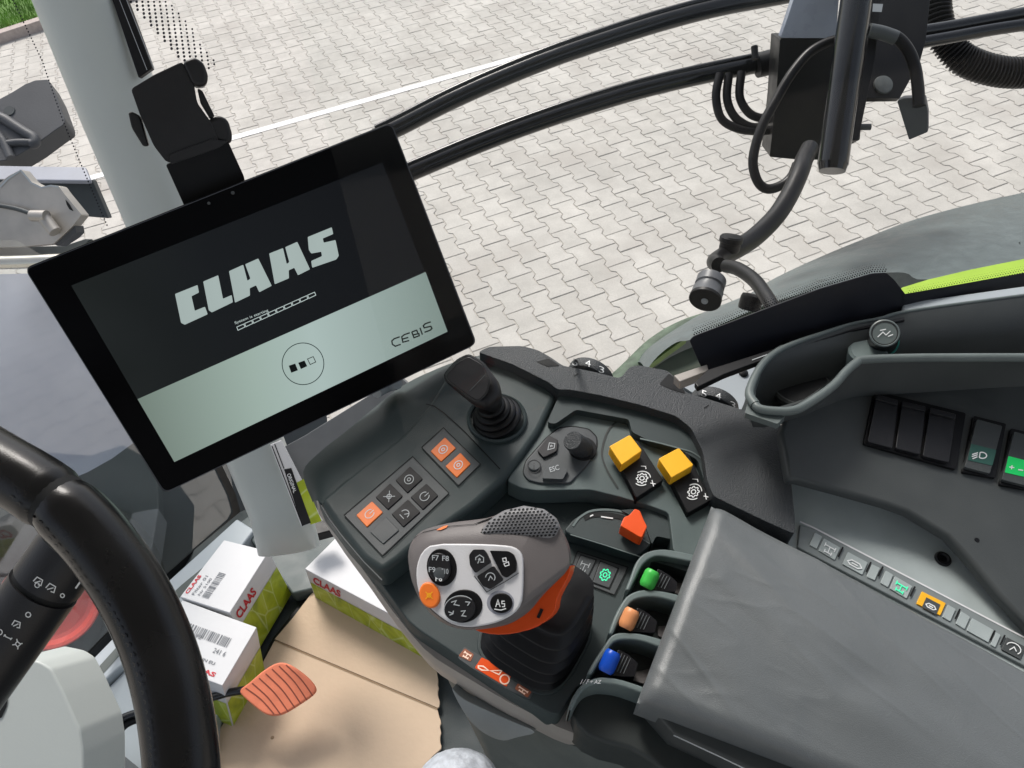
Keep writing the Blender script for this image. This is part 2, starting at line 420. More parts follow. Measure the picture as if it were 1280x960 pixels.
# kerb and lawn beyond, far left
kA, kB = on(zp(0), -60, 76), on(zp(0), 150, 6); d = (kB-kA).normalized(); nk = V((-d.y, d.x, 0))
if nk.y < 0: nk = -nk
kA -= d*4; kB += d*5
m_kerb = mat('pinkish_kerb', (.42, .36, .33), .8, 100, .3, var=.12)
T = [kA, kB, kB+nk*.14, kA+nk*.14]
tag(mk('kerb', [p+V((0, 0, .10)) for p in T]+[p-V((0, 0, .02)) for p in T], [(0, 1, 2, 3), (0, 4, 5, 1), (1, 5, 6, 2), (2, 6, 7, 3), (3, 7, 4, 0)], m_kerb, bev=.008), kind='structure')
vs, fs = [], []
for _ in range(26000):
    u = random.random(); w = random.random()**1.5*3.0; p = kA.lerp(kB, u)+nk*(.15+w)+V((0, 0, .08)); hh = random.uniform(.04, .09); t = random.uniform(0, 6.28)
    s = V((math.cos(t), math.sin(t), 0))*.006; l = V((random.uniform(-.03, .03), random.uniform(-.03, .03), hh)); k = len(vs)
    vs += [p-s, p+s, p+l]; fs.append((k, k+1, k+2))
tag(mk('grass', vs, fs, mat('grass_blades', (.16, .30, .05), .6, var=.4, vs=3), smooth=False), 'green lawn growing beyond the pinkish kerb', 'grass', kind='stuff')
p0, p1 = kA+nk*.14, kB+nk*.14
tag(mk('lawn_soil', [p0+V((0, 0, .08)), p1+V((0, 0, .08)), p1+nk*60+V((0, 0, .08)), p0+nk*60+V((0, 0, .08))], [(0, 1, 2, 3)], mat('lawn_base', (.10, .20, .04), .9, 60, .6, var=.4, vs=2), smooth=False), kind='structure')

# ================================================================ CONSOLE
c0 = on(zp(2.29), 560, 640); C0 = PL(c0, (.10, -.13, 1))
def L_(h): return off(C0, h)
c2 = crop(380, 420, 4); c3 = crop(600, 440, 4); c4 = crop(480, 600, 4); c5 = crop(240, 600, 4); c6 = crop(680, 620, 4); c7 = crop(500, 660, 1280/180)
con = thing('armrest_console', 'dark green-grey control console with orange, black and yellow buttons under the touchscreen', 'control console', on(L_(-.1), 640, 760))
edge = [(398, 628), (430, 672), (475, 728), (510, 776), (524, 788), (580, 825), (635, 862), (687, 892), (699, 894), (708, 880), (720, 860), (734, 851), (767, 850), (797, 866)]
back = [(860, 905), (990, 960), (1040, 800), (990, 660), (985, 600), (978, 556), (950, 530), (857, 500), (835, 480), (776, 480), (704, 470), (672, 450), (612, 445), (566, 462), (505, 487), (384, 582)]
body = prism('body', rnd(edge+back, 5, 3), L_(-.03), .034, m_dk, con, .005, 3)
# shell below
Pb = ons(L_(-.066), rnd([(393, 634), (425, 682), (455, 722), (487, 768), (525, 815), (545, 832), (580, 853), (630, 883), (705, 921), (730, 929), (746, 927), (772, 918), (800, 921), (860, 945), (1000, 1010), (1060, 830), (900, 640), (560, 500), (420, 560)], 8, 3))
cc = sum(Pb, V((0, 0, 0)))/len(Pb)
n = C0[1]
loft('shell', [[cc+(p-cc)*.98+n*.012 for p in Pb], Pb, [cc+(p-cc)*.985-n*.012 for p in Pb], [cc+(p-cc)*.95-n*.03 for p in Pb], [cc+(p-cc)*.80-n*.06 for p in Pb]], m_beige, con, n=90)
# left button panel
panel = prism('button_panel', rnd([(398, 625), (424, 662), (452, 698), (478, 716), (500, 700), (520, 682), (552, 662), (592, 634), (630, 600), (652, 572), (676, 538), (697, 494), (684, 478), (612, 437), (597, 441), (562, 462), (534, 506), (500, 544), (440, 590)], 9, 4), L_(0), .032, m_dk, con, .007, 4)
strip('panel_flank', [on(L_(-.0012), *p) for p in ((403, 630), (423, 609), (445, 592), (474, 571), (505, 545), (539, 508), (568, 466), (602, 446))], [on(L_(-.022), *p) for p in ((391, 628), (379, 590), (400, 565), (430, 541), (465, 512), (499, 485), (532, 467), (566, 455))], m_dk, con, 8, .004)
lines('seam', [c2([(610, 340), (650, 350), (700, 385), (800, 475), (980, 665)])], 1.3, L_(0), m_hole, con, .0005)
lines('seam', [c2([(85, 845), (130, 920), (190, 1000), (300, 1130), (390, 1220)])], 1.4, L_(0), m_gr, con, .0006)
def button(q, m, ic, mi, w=1.3, th=.002, h=.0022, rr=1.2, pl=None, parent=con, name='push_button'):
    pl = pl or L_(0)
    b = prism(name, rnd(q, rr, 2), pl, th, m, parent, .0006, 2, h=h)
    if ic: icon(ic, shrink(q, .86), w, pl, mi, b, h+.0003)
    return b
pq = c2([(697, 458), (882, 640), (772, 748), (588, 556)])
prism('button_bezel', rnd(pq, 1.5, 2), L_(0), .002, m_gr, con, .0005, 2, h=.0012)
lines('bezel_groove', [pq+[pq[0]]], .9, L_(0), m_hole, con, .0016)
button(c2([(705, 505), (760, 560), (685, 628), (632, 575)]), m_or2, 'ring', m_wh, 1.0)
button(c2([(782, 582), (834, 638), (764, 708), (706, 650)]), m_or2, 'ring', m_wh, 1.0)
pq = c2([(543, 602), (725, 785), (392, 1098), (200, 895)])
prism('button_bezel', rnd(pq, 1.5, 2), L_(0), .002, m_gr, con, .0005, 2, h=.0012)
lines('bezel_groove', [pq+[pq[0]]], .9, L_(0), m_hole, con, .0016)
for q, m, ic, mi in (
    ([(340, 825), (395, 880), (315, 955), (260, 895)], m_or2, 'power', m_wh), ([(430, 735), (495, 800), (420, 868), (357, 805)], m_key, 'cross', m_gp),
    ([(530, 650), (595, 713), (517, 785), (457, 720)], m_key, 'ring', m_gp), ([(612, 736), (672, 797), (595, 868), (532, 805)], m_key, 'power', m_gp),
    ([(520, 815), (582, 880), (497, 955), (437, 890)], m_key, 'gauge', m_gp), ([(412, 904), (476, 970), (396, 1040), (330, 980)], m_gr, None, None)):
    button(c2(q), m, ic, mi, .9)
# raised dish and boot of the cross lever
lc = on(L_(0), 621, 524)
lathe('lever_gaiter_ring', lc, n, [(.027, -.001), (.027, .003), (.0255, .0045), (.0235, .003), (.0235, 0)], m_dk, con, 48)
text('ELECTROPILOT', [(630.5, 461.5), (670, 480.5), (667.5, 484), (628, 465)], L_(0), m_gr, con, .0012)
# textured fence
fo = [(597, 440), (611, 433), (652, 432), (672, 437), (688, 446), (704, 457), (716, 459), (745, 465), (772, 472), (778, 470), (786, 459), (797, 456), (835, 463), (846, 474), (857, 490), (900, 503), (950, 519), (963, 517), (975, 528), (985, 552), (989, 600), (994, 648), (994, 668), (958, 652), (920, 634), (892, 620), (884, 600), (879, 565), (864, 535), (845, 520), (800, 506), (750, 494), (712, 487), (697, 487), (686, 478), (640, 455)]
fence = prism('grained_guard', rnd(fo, 5, 3), L_(.012), .05, m_tx, con, .0035, 3)
for q in ([(670, 452), (686, 448), (700, 457), (684, 458)], [(824, 480), (836, 467), (850, 477), (857, 492), (840, 487)]):
    sheet('guard_notch', rnd(q, 2, 3), L_(.012), m_hole, con, .0004)
for q in ([(470, 120), (492, 108)], [(1120, 280), (1145, 265)]): lines('guard_mark', [c3(q)], 1.2, L_(.012), m_hole, con, .0004)
# dials behind the guard
for cx, cy, nums in ((743, 487, ((719, 453), (735, 454), (752, 462))), (901, 524, ((880, 492), (898, 495), (916, 506)))):
    t = (on(L_(0), cx+40, cy+14)-on(L_(0), cx-40, cy-14)).normalized()     # along the guard
    ax = t.cross(n).normalized(); c = on(L_(.013), cx-3, cy-34)-n*.0225
    if ax.y > 0: ax = -ax
    w = lathe('thumb_dial', c-ax*.0055, ax, [(.0215, 0), (.0225, .001), (.0225, .009), (.0215, .011)], m_tx, con, 64, ref=t)
    bw = bvh_of(w)
    for s_, (x, y) in zip('543', nums):
        text(s_, [(x-3, y-5), (x+3.5, y-3), (x+3, y+5), (x-3.5, y+3)], None, m_wh, w, .0008, bw, 'numeral')
# shelf
shelf = prism('shelf', rnd([(633, 601), (652, 610), (670, 613), (738, 612), (775, 621), (812, 632), (836, 641), (842, 690), (900, 700), (930, 660), (893, 600), (878, 545), (846, 518), (740, 500), (700, 497), (684, 520), (660, 560)], 5, 3), L_(-.006), .022, m_lt, con, .0035, 3)
prism('shelf_back_step', rnd([(706, 488), (845, 520), (868, 540), (884, 580), (889, 615), (880, 600), (872, 575), (850, 562), (812, 551), (790, 540), (786, 524), (720, 512), (694, 530), (684, 528), (697, 498)], 4, 3), L_(.002), .01, m_dk, con, .003, 3)
lines('bay_rim', [[tuple(v) for v in cat(c3([(735, 333), (690, 345), (645, 385), (618, 450), (610, 520), (640, 600), (690, 680)]), 4)]], 2.2, L_(-.006), m_dk2, con, .0008)
lines('bay_rim_light', [[tuple(v) for v in cat(c3([(800, 432), (900, 455), (1000, 482), (1060, 500), (1105, 530)]), 4)]], 1.6, L_(.002), m_lt2, con, .0008)
# keypad
kp = rnd(c3([(395, 378), (470, 372), (545, 385), (585, 425), (585, 480), (540, 560), (450, 655), (300, 655), (240, 640), (213, 605), (228, 545), (330, 430)]), 4, 3)
prism('keypad_bezel', kp, L_(-.006), .004, m_gr, con, .001, 2, h=.0022)
lines('keypad_groove', [kp+[kp[0]]], 1.4, L_(-.006), m_hole, con, .0006)
K = L_(-.004)
button(c3([(345, 415), (392, 440), (385, 495), (318, 528), (285, 490)]), m_bks, 'back', m_gp, .9, pl=K, rr=2, h=.003)
b = lathe('push_button', on(K, *c3([(270, 572)])[0]), n, [(.0058, 0), (.0058, .0022), (.0052, .003)], m_gr, con, 30)
icon('i', c3([(235, 535), (305, 535), (305, 608), (235, 608)]), .9, K, m_bp, b, .0033)
b = prism('push_button', rnd(c3([(378, 520), (440, 588), (415, 636), (312, 632), (318, 600)]), 2, 3), K, .005, m_gr, con, .0008, 2, h=.004)
text('ESC', c3([(345, 578), (392, 562), (398, 588), (352, 602)]), K, m_gp, b, .0045)
kc = on(K, *c3([(512, 484)])[0])
lathe('knob_well', kc, n, [(.0125, -.002), (.0125, .0008), (.0118, .001)], m_hole, con, 40)
kt = CAM+(on(K, *c3([(462, 442)])[0])-CAM); ktop = on(off(K, .02), *c3([(462, 442)])[0])
kax = (ktop-kc).normalized()
lathe('rotary_knob', kc, kax, [(.0098, 0), (.0092, (ktop-kc).length*.6), (.0086, (ktop-kc).length-.001), (.0078, (ktop-kc).length), (.001, (ktop-kc).length)], m_tx, con, 40)
# yellow guarded rocker switches
def yswitch(yel, blk):
    s = prism('rocker_switch', rnd(blk, 1.5, 2), L_(-.006), .012, m_bk, con, .001, 2, h=.008)
    prism('yellow_cap', rnd(yel, 1.8, 2), L_(-.006), .012, m_ye, s, .0028, 4, h=.019)
    return s
s1 = yswitch(c3([(750, 412), (812, 492), (708, 566), (646, 470)]), c3([(672, 505), (790, 440), (918, 640), (782, 730)]))
icon('pto', c3([(800, 575), (880, 620), (815, 690), (745, 640)]), 1.2, L_(-.006), m_wh, s1, .0088)
s2 = yswitch(c3([(995, 477), (1070, 565), (957, 630), (892, 532)]), c3([(915, 560), (1040, 500), (1156, 740), (1040, 806)]))
icon('pto', c3([(1065, 635), (1135, 690), (1070, 760), (1000, 710)]), 1.2, L_(-.006), m_wh, s2, .0088)
lines('icon', [c3([(805, 570), (828, 572), (830, 585)]), c3([(852, 655), (878, 660)]), c3([(860, 640), (868, 672)])], 1.1, L_(-.006), m_wh, s1, .0089)
lines('icon', [c3([(1062, 635), (1088, 637), (1090, 650)]), c3([(1118, 720), (1142, 725)]), c3([(1126, 706), (1132, 738)])], 1.1, L_(-.006), m_wh, s2, .0089)
# throttle slot
fair = rnd(c6([(100, 170), (150, 112), (200, 85), (262, 64), (340, 66), (400, 80), (480, 95), (530, 150), (540, 238), (470, 300), (300, 245), (128, 192)]), 6, 3)
prism('slot_housing', fair, L_(-.014), .014, m_dk, con, .004, 3)
prism('slot_wall', rnd(c6([(380, 70), (500, 60), (640, 75), (650, 175), (800, 215), (800, 250), (560, 200), (540, 245), (500, 130)]), 4, 3), L_(-.012), .018, m_dk, con, .003, 3)
F1 = L_(-.014)
lines('slot_rim', [[tuple(v) for v in cat(c6([(145, 150), (175, 110), (225, 78), (290, 68), (360, 72), (410, 84)]), 4)]], 2.6, F1, m_lt2, con, .0007)
lines('slot', [[tuple(v) for v in cat(c6([(200, 112), (240, 96), (300, 92), (350, 98), (400, 110)]), 4)]], 6, F1, m_hole, con, .0005)
lines('slot_mark', [c6([(230, 102), (246, 94)]), c6([(285, 103), (345, 112)])], 1.6, F1, m_wh, con, .0009)
lines('housing_edge', [c6([(132, 192), (300, 243), (478, 302)]), c6([(380, 148), (450, 190), (528, 238)])], 1.2, F1, m_lt2, con, .0009)
# switch pair
q = c6([(168, 276), (420, 356), (352, 494), (118, 402)])
prism('switch_bezel', rnd(q, 1, 2), L_(-.03), .003, m_gr, con, .0005, 2, h=.0012)
lines('bezel_groove', [q+[q[0]]], 1.1, L_(-.03), m_hole, con, .0016)
button(c6([(184, 296), (260, 320), (215, 410), (145, 385)]), m_gr, 'axle', m_gp, .9, pl=L_(-.03))
button(c6([(282, 326), (370, 362), (326, 460), (243, 430)]), m_gr, 'gear', m_gl, 1.3, pl=L_(-.03))
lines('switch_gap', [c6([(184, 296), (260, 320), (215, 410), (145, 385), (184, 296)]), c6([(282, 326), (370, 362), (326, 460), (243, 430), (282, 326)])], 1.6, L_(-.03), m_hole, con, .002)
# finger bays
prism('bay_floor', rnd(c6([(470, 330), (800, 340), (800, 360), (560, 960), (480, 940), (230, 900), (330, 700)]), 4, 3), L_(-.03), .003, m_dk2, con, .001, 2, h=.0006)
for outer, inner in (
    ([(800, 302), (640, 268), (560, 266), (500, 286), (460, 330), (432, 400), (405, 470)], [(428, 474), (458, 412), (492, 348), (530, 314), (570, 302), (640, 310), (800, 342)]),
    ([(725, 504), (600, 475), (500, 466), (430, 488), (390, 530), (350, 605), (318, 690)], [(344, 694), (376, 622), (412, 562), (450, 522), (520, 506), (600, 514), (725, 552)]),
    ([(640, 730), (500, 690), (400, 681), (340, 695), (292, 758), (250, 822), (213, 890)], [(238, 892), (276, 832), (312, 782), (350, 732), (410, 719), (500, 730), (640, 782)]),
    ([(560, 975), (400, 920), (300, 904), (235, 916), (180, 950), (140, 1010), (118, 1070)], [(140, 1074), (165, 1018), (200, 968), (245, 945), (300, 938), (400, 955), (560, 1015)])):
    pts = [tuple(v) for v in cat(c6(outer), 3)]+[tuple(v) for v in cat(c6(inner), 3)]
    prism('bay_rib', pts, L_(-.004), .028, m_lt2, con, .0018, 2)
prism('bay_side_wall', [tuple(v) for v in cat(c6([(495, 310), (560, 285), (640, 292), (785, 325), (775, 390), (560, 330), (500, 350), (470, 395)]), 3, True)], L_(-.012), .018, m_dk, con, .002, 2)
prism('front_wall', [tuple(v) for v in chaikin([(720, 864), (735, 853), (767, 852), (800, 868), (870, 910), (930, 960), (860, 990), (800, 940), (740, 925), (715, 900)], 1)], L_(-.028), .05, m_dk2, con, .004, 3)
for q in (c6([(575, 290+135), (740, 440), (700, 500), (640, 480)]), c6([(570, 650), (660, 645), (620, 715), (570, 700)]), c6([(450, 880), (540, 860), (500, 940), (440, 920)])):
    prism('bay_mat', rnd(q, 1.5, 2), L_(-.028), .002, m_grey, con, .0005, 2, h=.001)
text('I / F + AZ', [(728, 849), (752, 850), (751, 854.5), (725, 855.5)], L_(-.004), m_wh, con, .0004)
# ride labels along the lower edge
l5 = crop(560, 800, 1280/120)
LF = L_(-.03)
prism('label_strip', rnd(l5([(215, 85), (480, 235), (900, 470), (1175, 620), (1090, 790), (760, 640), (350, 395), (130, 240)]), 2, 2), LF, .001, m_gr, con, .0003, 2, h=.0008)
for q, ic in (([(225, 110), (345, 190), (300, 290), (140, 210)], 'axle'), ([(930, 575), (1115, 690), (1060, 770), (890, 650)], 'axle')):
    q = l5(q); b = sheet('label_field', rnd(q, 1.5, 2), LF, mat('brown_orange_print', G(150, 88, 62), .5, var=0), con, .0011); icon(ic, q, 1.5, LF, mat('cream_print', G(255, 222, 200), .5, var=0), b, .0013)
m_cr = MC['cream_print']
b = sheet('label_field', rnd(l5([(450, 230), (860, 430), (780, 625), (355, 370)]), 1.5, 2), LF, m_or, con, .0011)
lines('icon', [l5([(405, 345), (470, 350), (540, 405), (450, 400), (405, 370), (405, 345)]), l5([(570, 410), (720, 405), (680, 460), (570, 410)]), l5(C_(755, 525, 62, 16))], 1.7, LF, m_cr, b, .0013)
# pedestal
Pq = ons(zp(2.17), [(560, 850), (700, 925), (1000, 1050), (900, 760), (650, 690), (540, 760)])
pc = sum(Pq, V((0, 0, 0)))/6
ped = [[p for p in Pq], [pc+(p-pc)*.93+V((0, 0, -.1)) for p in Pq], [pc+(p-pc)*.8+V((0, 0, -.3)) for p in Pq], [pc+(p-pc)*.85+V((0, 0, -.61)) for p in Pq]]
loft('pedestal', ped, m_low, con, n=72)
prism('pedestal_pocket', [tuple(v) for v in chaikin([(561, 855), (575, 872), (600, 884), (640, 902), (676, 916), (645, 922), (628, 928), (600, 915), (580, 893)], 2)], off(PL(on(zp(2.18), 600, 890), (-.35, -.75, .55)), 0), .01, m_low2, con, .002, 2)

# ================================================================ CROSS LEVER
cl = thing('cross_lever', 'black cross-gate hand lever with ribbed rubber gaiter beside the two orange buttons', 'lever', lc)
ax1 = (on(L_(.05), 600, 478)-lc).normalized()
prof = []
for k in range(4):
    r = .0235-.0035*k; h0 = .001+.0052*k
    prof += [(r-.0015, h0), (r, h0+.0012), (r, h0+.003), (r-.002, h0+.0046)]
prof += [(.0112, .022), (.0105, .03), (.0105, .04)]
lathe('gaiter', lc, ax1, prof, m_rub, cl, 48, ang=60)
# head: blade tilted towards the driver
hp = PL(on(L_(.062), 590, 475), (-.25, -.45, .86))
top = c2([(822, 82), (900, 128), (945, 230), (925, 300), (875, 345), (828, 318), (700, 222), (690, 190), (760, 115)])
R0 = ons(off(hp, .002), rnd(shrink(top, .93), 3, 4)); R1 = ons(hp, rnd(top, 4, 4)); 
sil = c2([(822, 76), (908, 126), (985, 215), (1010, 300), (950, 370), (868, 372), (815, 335), (690, 226), (682, 186), (755, 105)])
R2 = ons(off(hp, -.008), rnd(sil, 4, 4))
bot = [lc+ax1*.026+(p-lc).normalized()*0 for p in R2]
cR = sum(R2, V((0, 0, 0)))/len(R2); nb = lc+ax1*.030
R3 = [nb+(p-cR)*.42 for p in R2]
R4 = [lc+ax1*.018+(p-cR)*.34 for p in R2]
loft('handle', [R1, R2, R3, R4], m_bks, cl, n=48, sub=1, ang=70)
prism('thumb_pad', rnd(shrink(top, .86), 4, 4), hp, .003, m_bks, cl, .001, 2, h=.0022)
lines('pad_groove', [[(x, y) for x, y in rnd(shrink(top, .88), 4, 3)]+[rnd(shrink(top, .88), 4, 3)[0]]], 1.0, hp, m_hole, cl, .003)
lines('pad_split', [c2([(828, 275), (905, 195)])], .8, hp, m_gr, cl, .0026)

# ================================================================ MULTIFUNCTION LEVER
mf = thing('multifunction_lever', 'grey and orange joystick with silver button face and black rubber boot', 'joystick', on(LF, 668, 800))
bc = on(LF, 669, 795)
def rsq(c, ex, ey, rx, ry, n=40, p=3.6):
    o = []
    for i in range(n):
        t = 2*math.pi*i/n; cx, sx = math.cos(t), math.sin(t)
        k = (abs(cx)**p+abs(sx)**p)**(-1/p); o.append(c+ex*(rx*cx*k)+ey*(ry*sx*k))
    return o
ex = (on(LF, 711, 821)-on(LF, 623, 768)); ex = (ex-n*ex.dot(n)).normalized(); ey = n.cross(ex)
tp = on(L_(.032), 694, 728)
rings = []; NR = 6
for k in range(NR):
    t = k/NR; c = bc.lerp(tp, t*t*.3+t*.7); s = 1-.30*t*t-.05*t; nx = (tp-bc).normalized()
    for dh, ds in ((0, .80), (.0014, 1.0), (.0034, .99), (.0050, .80)):
        rings.append(rsq(c+nx*dh*.7, ex, ey, .0375*s*ds, .0375*s*ds))
loft('boot', rings, m_rub, mf, n=56, ang=70)
prism('boot_frame', None, LF, .003, m_dk, mf, .001, 2, P=[p+n*.001 for p in rsq(bc, ex, ey, .0395, .0395)])
# grip head
fc = on(L_(.088), 588, 730)
fpn = (CAM-fc).normalized()*.8+V((-.25, -.15, .25)); FP = PL(fc, fpn)
face = c7([(285, 140), (660, 140), (900, 150), (1010, 165), (1075, 215), (1095, 290), (1092, 560), (1075, 680), (1010, 765), (880, 835), (740, 870), (600, 885), (480, 865), (380, 810), (250, 700), (165, 590), (140, 450), (145, 330), (190, 210)])
face = chaikin(face, 1)
headsil = c4([(118, 400), (125, 330), (150, 285), (200, 245), (330, 212), (450, 200), (540, 186), (620, 150), (700, 128), (790, 142), (850, 180), (890, 245), (930, 330), (940, 400), (925, 450), (850, 520), (780, 590), (740, 650), (640, 720), (520, 745), (400, 752), (300, 725), (200, 640), (140, 520)])
def start_at(P, ref):                                               # rotate and orient a loop so lofts do not twist
    if area_n(P).dot(fpn) < 0: P = P[::-1]
    i = min(range(len(P)), key=lambda k: (P[k]-ref).length); return P[i:]+P[:i]
ref = on(FP, 515, 700)
def ringpx(px, h): return start_at(ons(off(FP, h), px), on(off(FP, h), 505, 700))
fr = ringpx(face, .0)
cface = sum(fr, V((0, 0, 0)))/len(fr)
sil2 = chaikin(headsil, 1)
r_face = ringpx(shrink(face, 1.015), -.0005)
r_mid = ringpx([( .55*a[0]+.45*b[0], .55*a[1]+.45*b[1]) for a, b in zip(resamp([V((*p, 0)) for p in sil2], 60), resamp([V((*p, 0)) for p in sil2], 60))], -.014)
r_m1 = ringpx([p for p in shrink(sil2, .97)], -.006)
r_bk = ringpx([(p[0]*.9+66, p[1]*.9+69) for p in sil2], -.034)
r_b2 = ringpx([(p[0]*.7+200, p[1]*.7+214) for p in sil2], -.05)
head = loft('grip_head', [r_face, r_m1, r_mid, r_bk, r_b2], m_grey, mf, n=72, ang=70)
fpl = prism('face_plate', face, FP, .006, m_sil, mf, .0012, 3, h=.002)
def FB(px, h=.003): return on(off(FP, h), *px)
def fbut(name, pts, m, h=.0035, bev=.0008, par=None):
    return prism(name, pts, FP, .004, m, par or mf, bev, 3, h=h)
E7 = lambda cx, cy, rx, ry, rot=0: [(500+p[0]*.140625, 660+p[1]*.140625) for p in ell(cx, cy, rx, ry, rot, 32)]
def q7(cx, cy, r): return c7([(cx-r, cy-r), (cx+r, cy-r), (cx+r, cy+r), (cx-r, cy+r)])
b = fbut('round_button', E7(368, 350, 133, 168, -8), m_bk, .003); b2 = prism('button_cap', E7(345, 350, 100, 130, -8), FP, .004, m_bks, b, .001, 3, h=.0058)
for s_, x, y in (('F7', 315, 265), ('F8', 405, 270), ('F9', 285, 370), ('F6', 345, 450), ('F10', 400, 385)):
    text(s_, c7([(x-30, y-25), (x+30, y-22), (x+30, y+25), (x-30, y+22)]), FP, m_gp if s_ != 'F6' else m_wh, b2, .0061)
lathe('button_dimple', FB(c7([(350, 405)])[0], .0058), fpn, [(.004, 0), (.003, .0004)], m_gr, b, 20)
b = fbut('orange_button', E7(258, 598, 90, 118, -18), m_or2, .0045, .0015)
icon('cross', q7(258, 598, 62), 1.0, FP, m_ye, b, .0049)
b = fbut('round_button', E7(560, 695, 172, 148, -12), m_bk, .003); b2 = prism('button_cap', E7(530, 720, 140, 115, -12), FP, .004, m_bks, b, .001, 3, h=.0055)
lines('icon', [c7([(455, 660), (500, 645), (480, 680), (530, 690)]), c7([(580, 655), (620, 660), (600, 690)]), c7([(430, 745), (470, 760), (475, 735)]), c7([(440, 775), (475, 760)]), c7([(540, 740), (580, 735), (550, 780), (590, 785)])], 1.3, FP, m_gp, b2, .0059)
lines('button_ring', [c7([(p[0], p[1]) for p in ell(530, 720, 140, 118, -12, 24, 110, 330)])], .9, FP, m_gp, b, .0058)
b = fbut('round_button', E7(898, 668, 100, 90), m_bk, .0035); icon('as', q7(890, 670, 66), 1.2, FP, m_wh, b, .0039)
fbut('button_ring', E7(893, 665, 125, 112), mat('silver_shadow_ring', (.3, .31, .36), .4), .0022, .0006)
for pts, ic, cx, cy in (([(650, 190), (745, 190), (770, 225), (808, 305), (668, 402), (620, 330), (612, 240)], 'house', 708, 280),
                       ([(795, 200), (960, 205), (1010, 235), (1035, 300), (1030, 385), (945, 445), (905, 420)], 'flag', 935, 300),
                       ([(830, 335), (918, 462), (800, 545), (735, 515), (680, 430)], 'curve', 803, 440)):
    b = fbut('key_button', rnd(c7(pts), 2.2, 3), m_bks if ic != 'flag' else m_bk, .0042, .001); icon(ic, q7(cx, cy, 58), 1.1, FP, m_wh if ic == 'flag' else m_gp, b, .0046)
lines('key_groove', [c7([(660, 425), (770, 570), (930, 480), (1055, 400)])], .9, FP, m_gr, mf, .0024)
# orange neck
hb = bvh_of(head)
ne = c4([(940, 412), (925, 480), (880, 560), (862, 600), (855, 660), (800, 715), (700, 758), (600, 775), (500, 768), (430, 738), (520, 735), (650, 700), (735, 640), (760, 560), (790, 520), (860, 480)])
NPn = PL(on(off(FP, -.030), 680, 770), fpn)
prism('orange_neck', chaikin(ne, 1), NPn, .022, m_or, mf, .003, 3)
neck2 = [on(off(NPn, -.02), *p) for p in chaikin(c4([(780, 560), (860, 560), (862, 640), (800, 720), (700, 760), (560, 770), (650, 700), (740, 650)]), 1)]
loft('neck_collar', [neck2, [tp+(p-tp)*.55 for p in neck2]], m_or, mf, n=40)
lines('neck_slot', [c4([(790, 645), (770, 690)])], 4, NPn, m_hole, mf, .0006)
# perforated palm rest
dome = c4([(450, 275), (520, 200), (600, 152), (700, 128), (800, 145), (862, 190), (885, 235), (868, 280), (835, 296), (640, 284)])
PR = off(FP, -.004)
dr = [start_at(ons(off(PR, h), shrink(dome, s)), on(off(PR, h), 590, 668)) for h, s in ((-.02, 1.0), (-.004, .99), (.0, .94), (.002, .8), (.003, .55), (.0032, .2))]
dm = loft('palm_rest', dr, m_mesh, mf, n=60, ang=80)
dbv = bvh_of(dm); holes = []
for r in range(12):
    for c in range(24):
        x = 586+c*5.0+(2.5 if r % 2 else 0)+r*.6; y = 634+r*3.7-(c-10)*.25
        pin = sum(1 for i in range(len(dome)) if ((dome[i][1] > y) != (dome[i-1][1] > y)) and x < (dome[i-1][0]-dome[i][0])*(y-dome[i][1])/(dome[i-1][1]-dome[i][1])+dome[i][0]) % 2
        s = shrink(dome, .93); pin = sum(1 for i in range(len(s)) if ((s[i][1] > y) != (s[i-1][1] > y)) and x < (s[i-1][0]-s[i][0])*(y-s[i][1])/(s[i-1][1]-s[i][1])+s[i][0]) % 2
        if pin: holes.append([(x+1.7*math.cos(a)-.5*math.sin(a), y+1.25*math.sin(a)) for a in (0, .8, 1.6, 2.4, 3.14, 3.9, 4.7, 5.5)])
decal('perforation', holes, dbv, m_hole, dm, .0003)
decal('orange_badge', [c4([(262, 252), (300, 232), (322, 228), (312, 240), (285, 252)])], hb, m_or2, mf, .0006)
lines('grip_seam', [c4([(150, 292), (200, 262), (330, 232), (450, 222), (540, 190)])], .6, None, m_hole, mf, .0005, hb)

# ================================================================ THROTTLE TAB, ROLLERS
t = c6([(455, 62), (480, 72), (500, 120), (516, 152), (490, 208), (470, 200), (382, 148), (400, 105), (425, 95)])
o = prism('throttle_lever', rnd(t, 1.5, 2), L_(.004), .014, m_or, None, .003, 3)
tag(o, 'small bright orange-red pointed lever in the curved slot above the green roller', 'lever')
m_bkg = mat('black_gloss_plastic', (.006, .006, .008), .2)
for cname, m, (x0, y0), (x1, y1), bx in (('bright green', m_gn, (548, 372), (508, 458), 0), ('peach orange', m_pe, (446, 566), (404, 662), 1), ('blue', m_bl, (350, 775), (304, 882), 2)):
    a, b = c6([(x0, y0), (x1, y1)]); A = on(L_(.0), *a); B = on(L_(-.006), *b)
    e = thing('finger_lever', f'black finger lever with a {cname} roller tab standing in its own bay', 'lever', on(LF, *b), 'three roller-tipped finger levers in the console bays')
    tube('roller', [A.lerp(B, k/8) for k in range(9)], lambda t: .0062*(1-.25*abs(2*t-1)**6), m, e, 20, smooth_n=0)
    q = c6([(x0+22, y0-10), (x0+75, y0+20), (x0+120, y0+60), (x1+150, y1+22), (x1+90, y1+20), (x1+22, y1+14)])
    prism('lever_body', rnd(q, 2, 3), L_(-.006), .02, m_bkg, e, .0015, 3)
    lines('body_rib', [c6([(x0+40+14*k, y0+12+8*k), (x1+45+16*k, y1-6+4*k)]) for k in range(4)], 1.1, L_(-.006), m_gr, e, .0006)

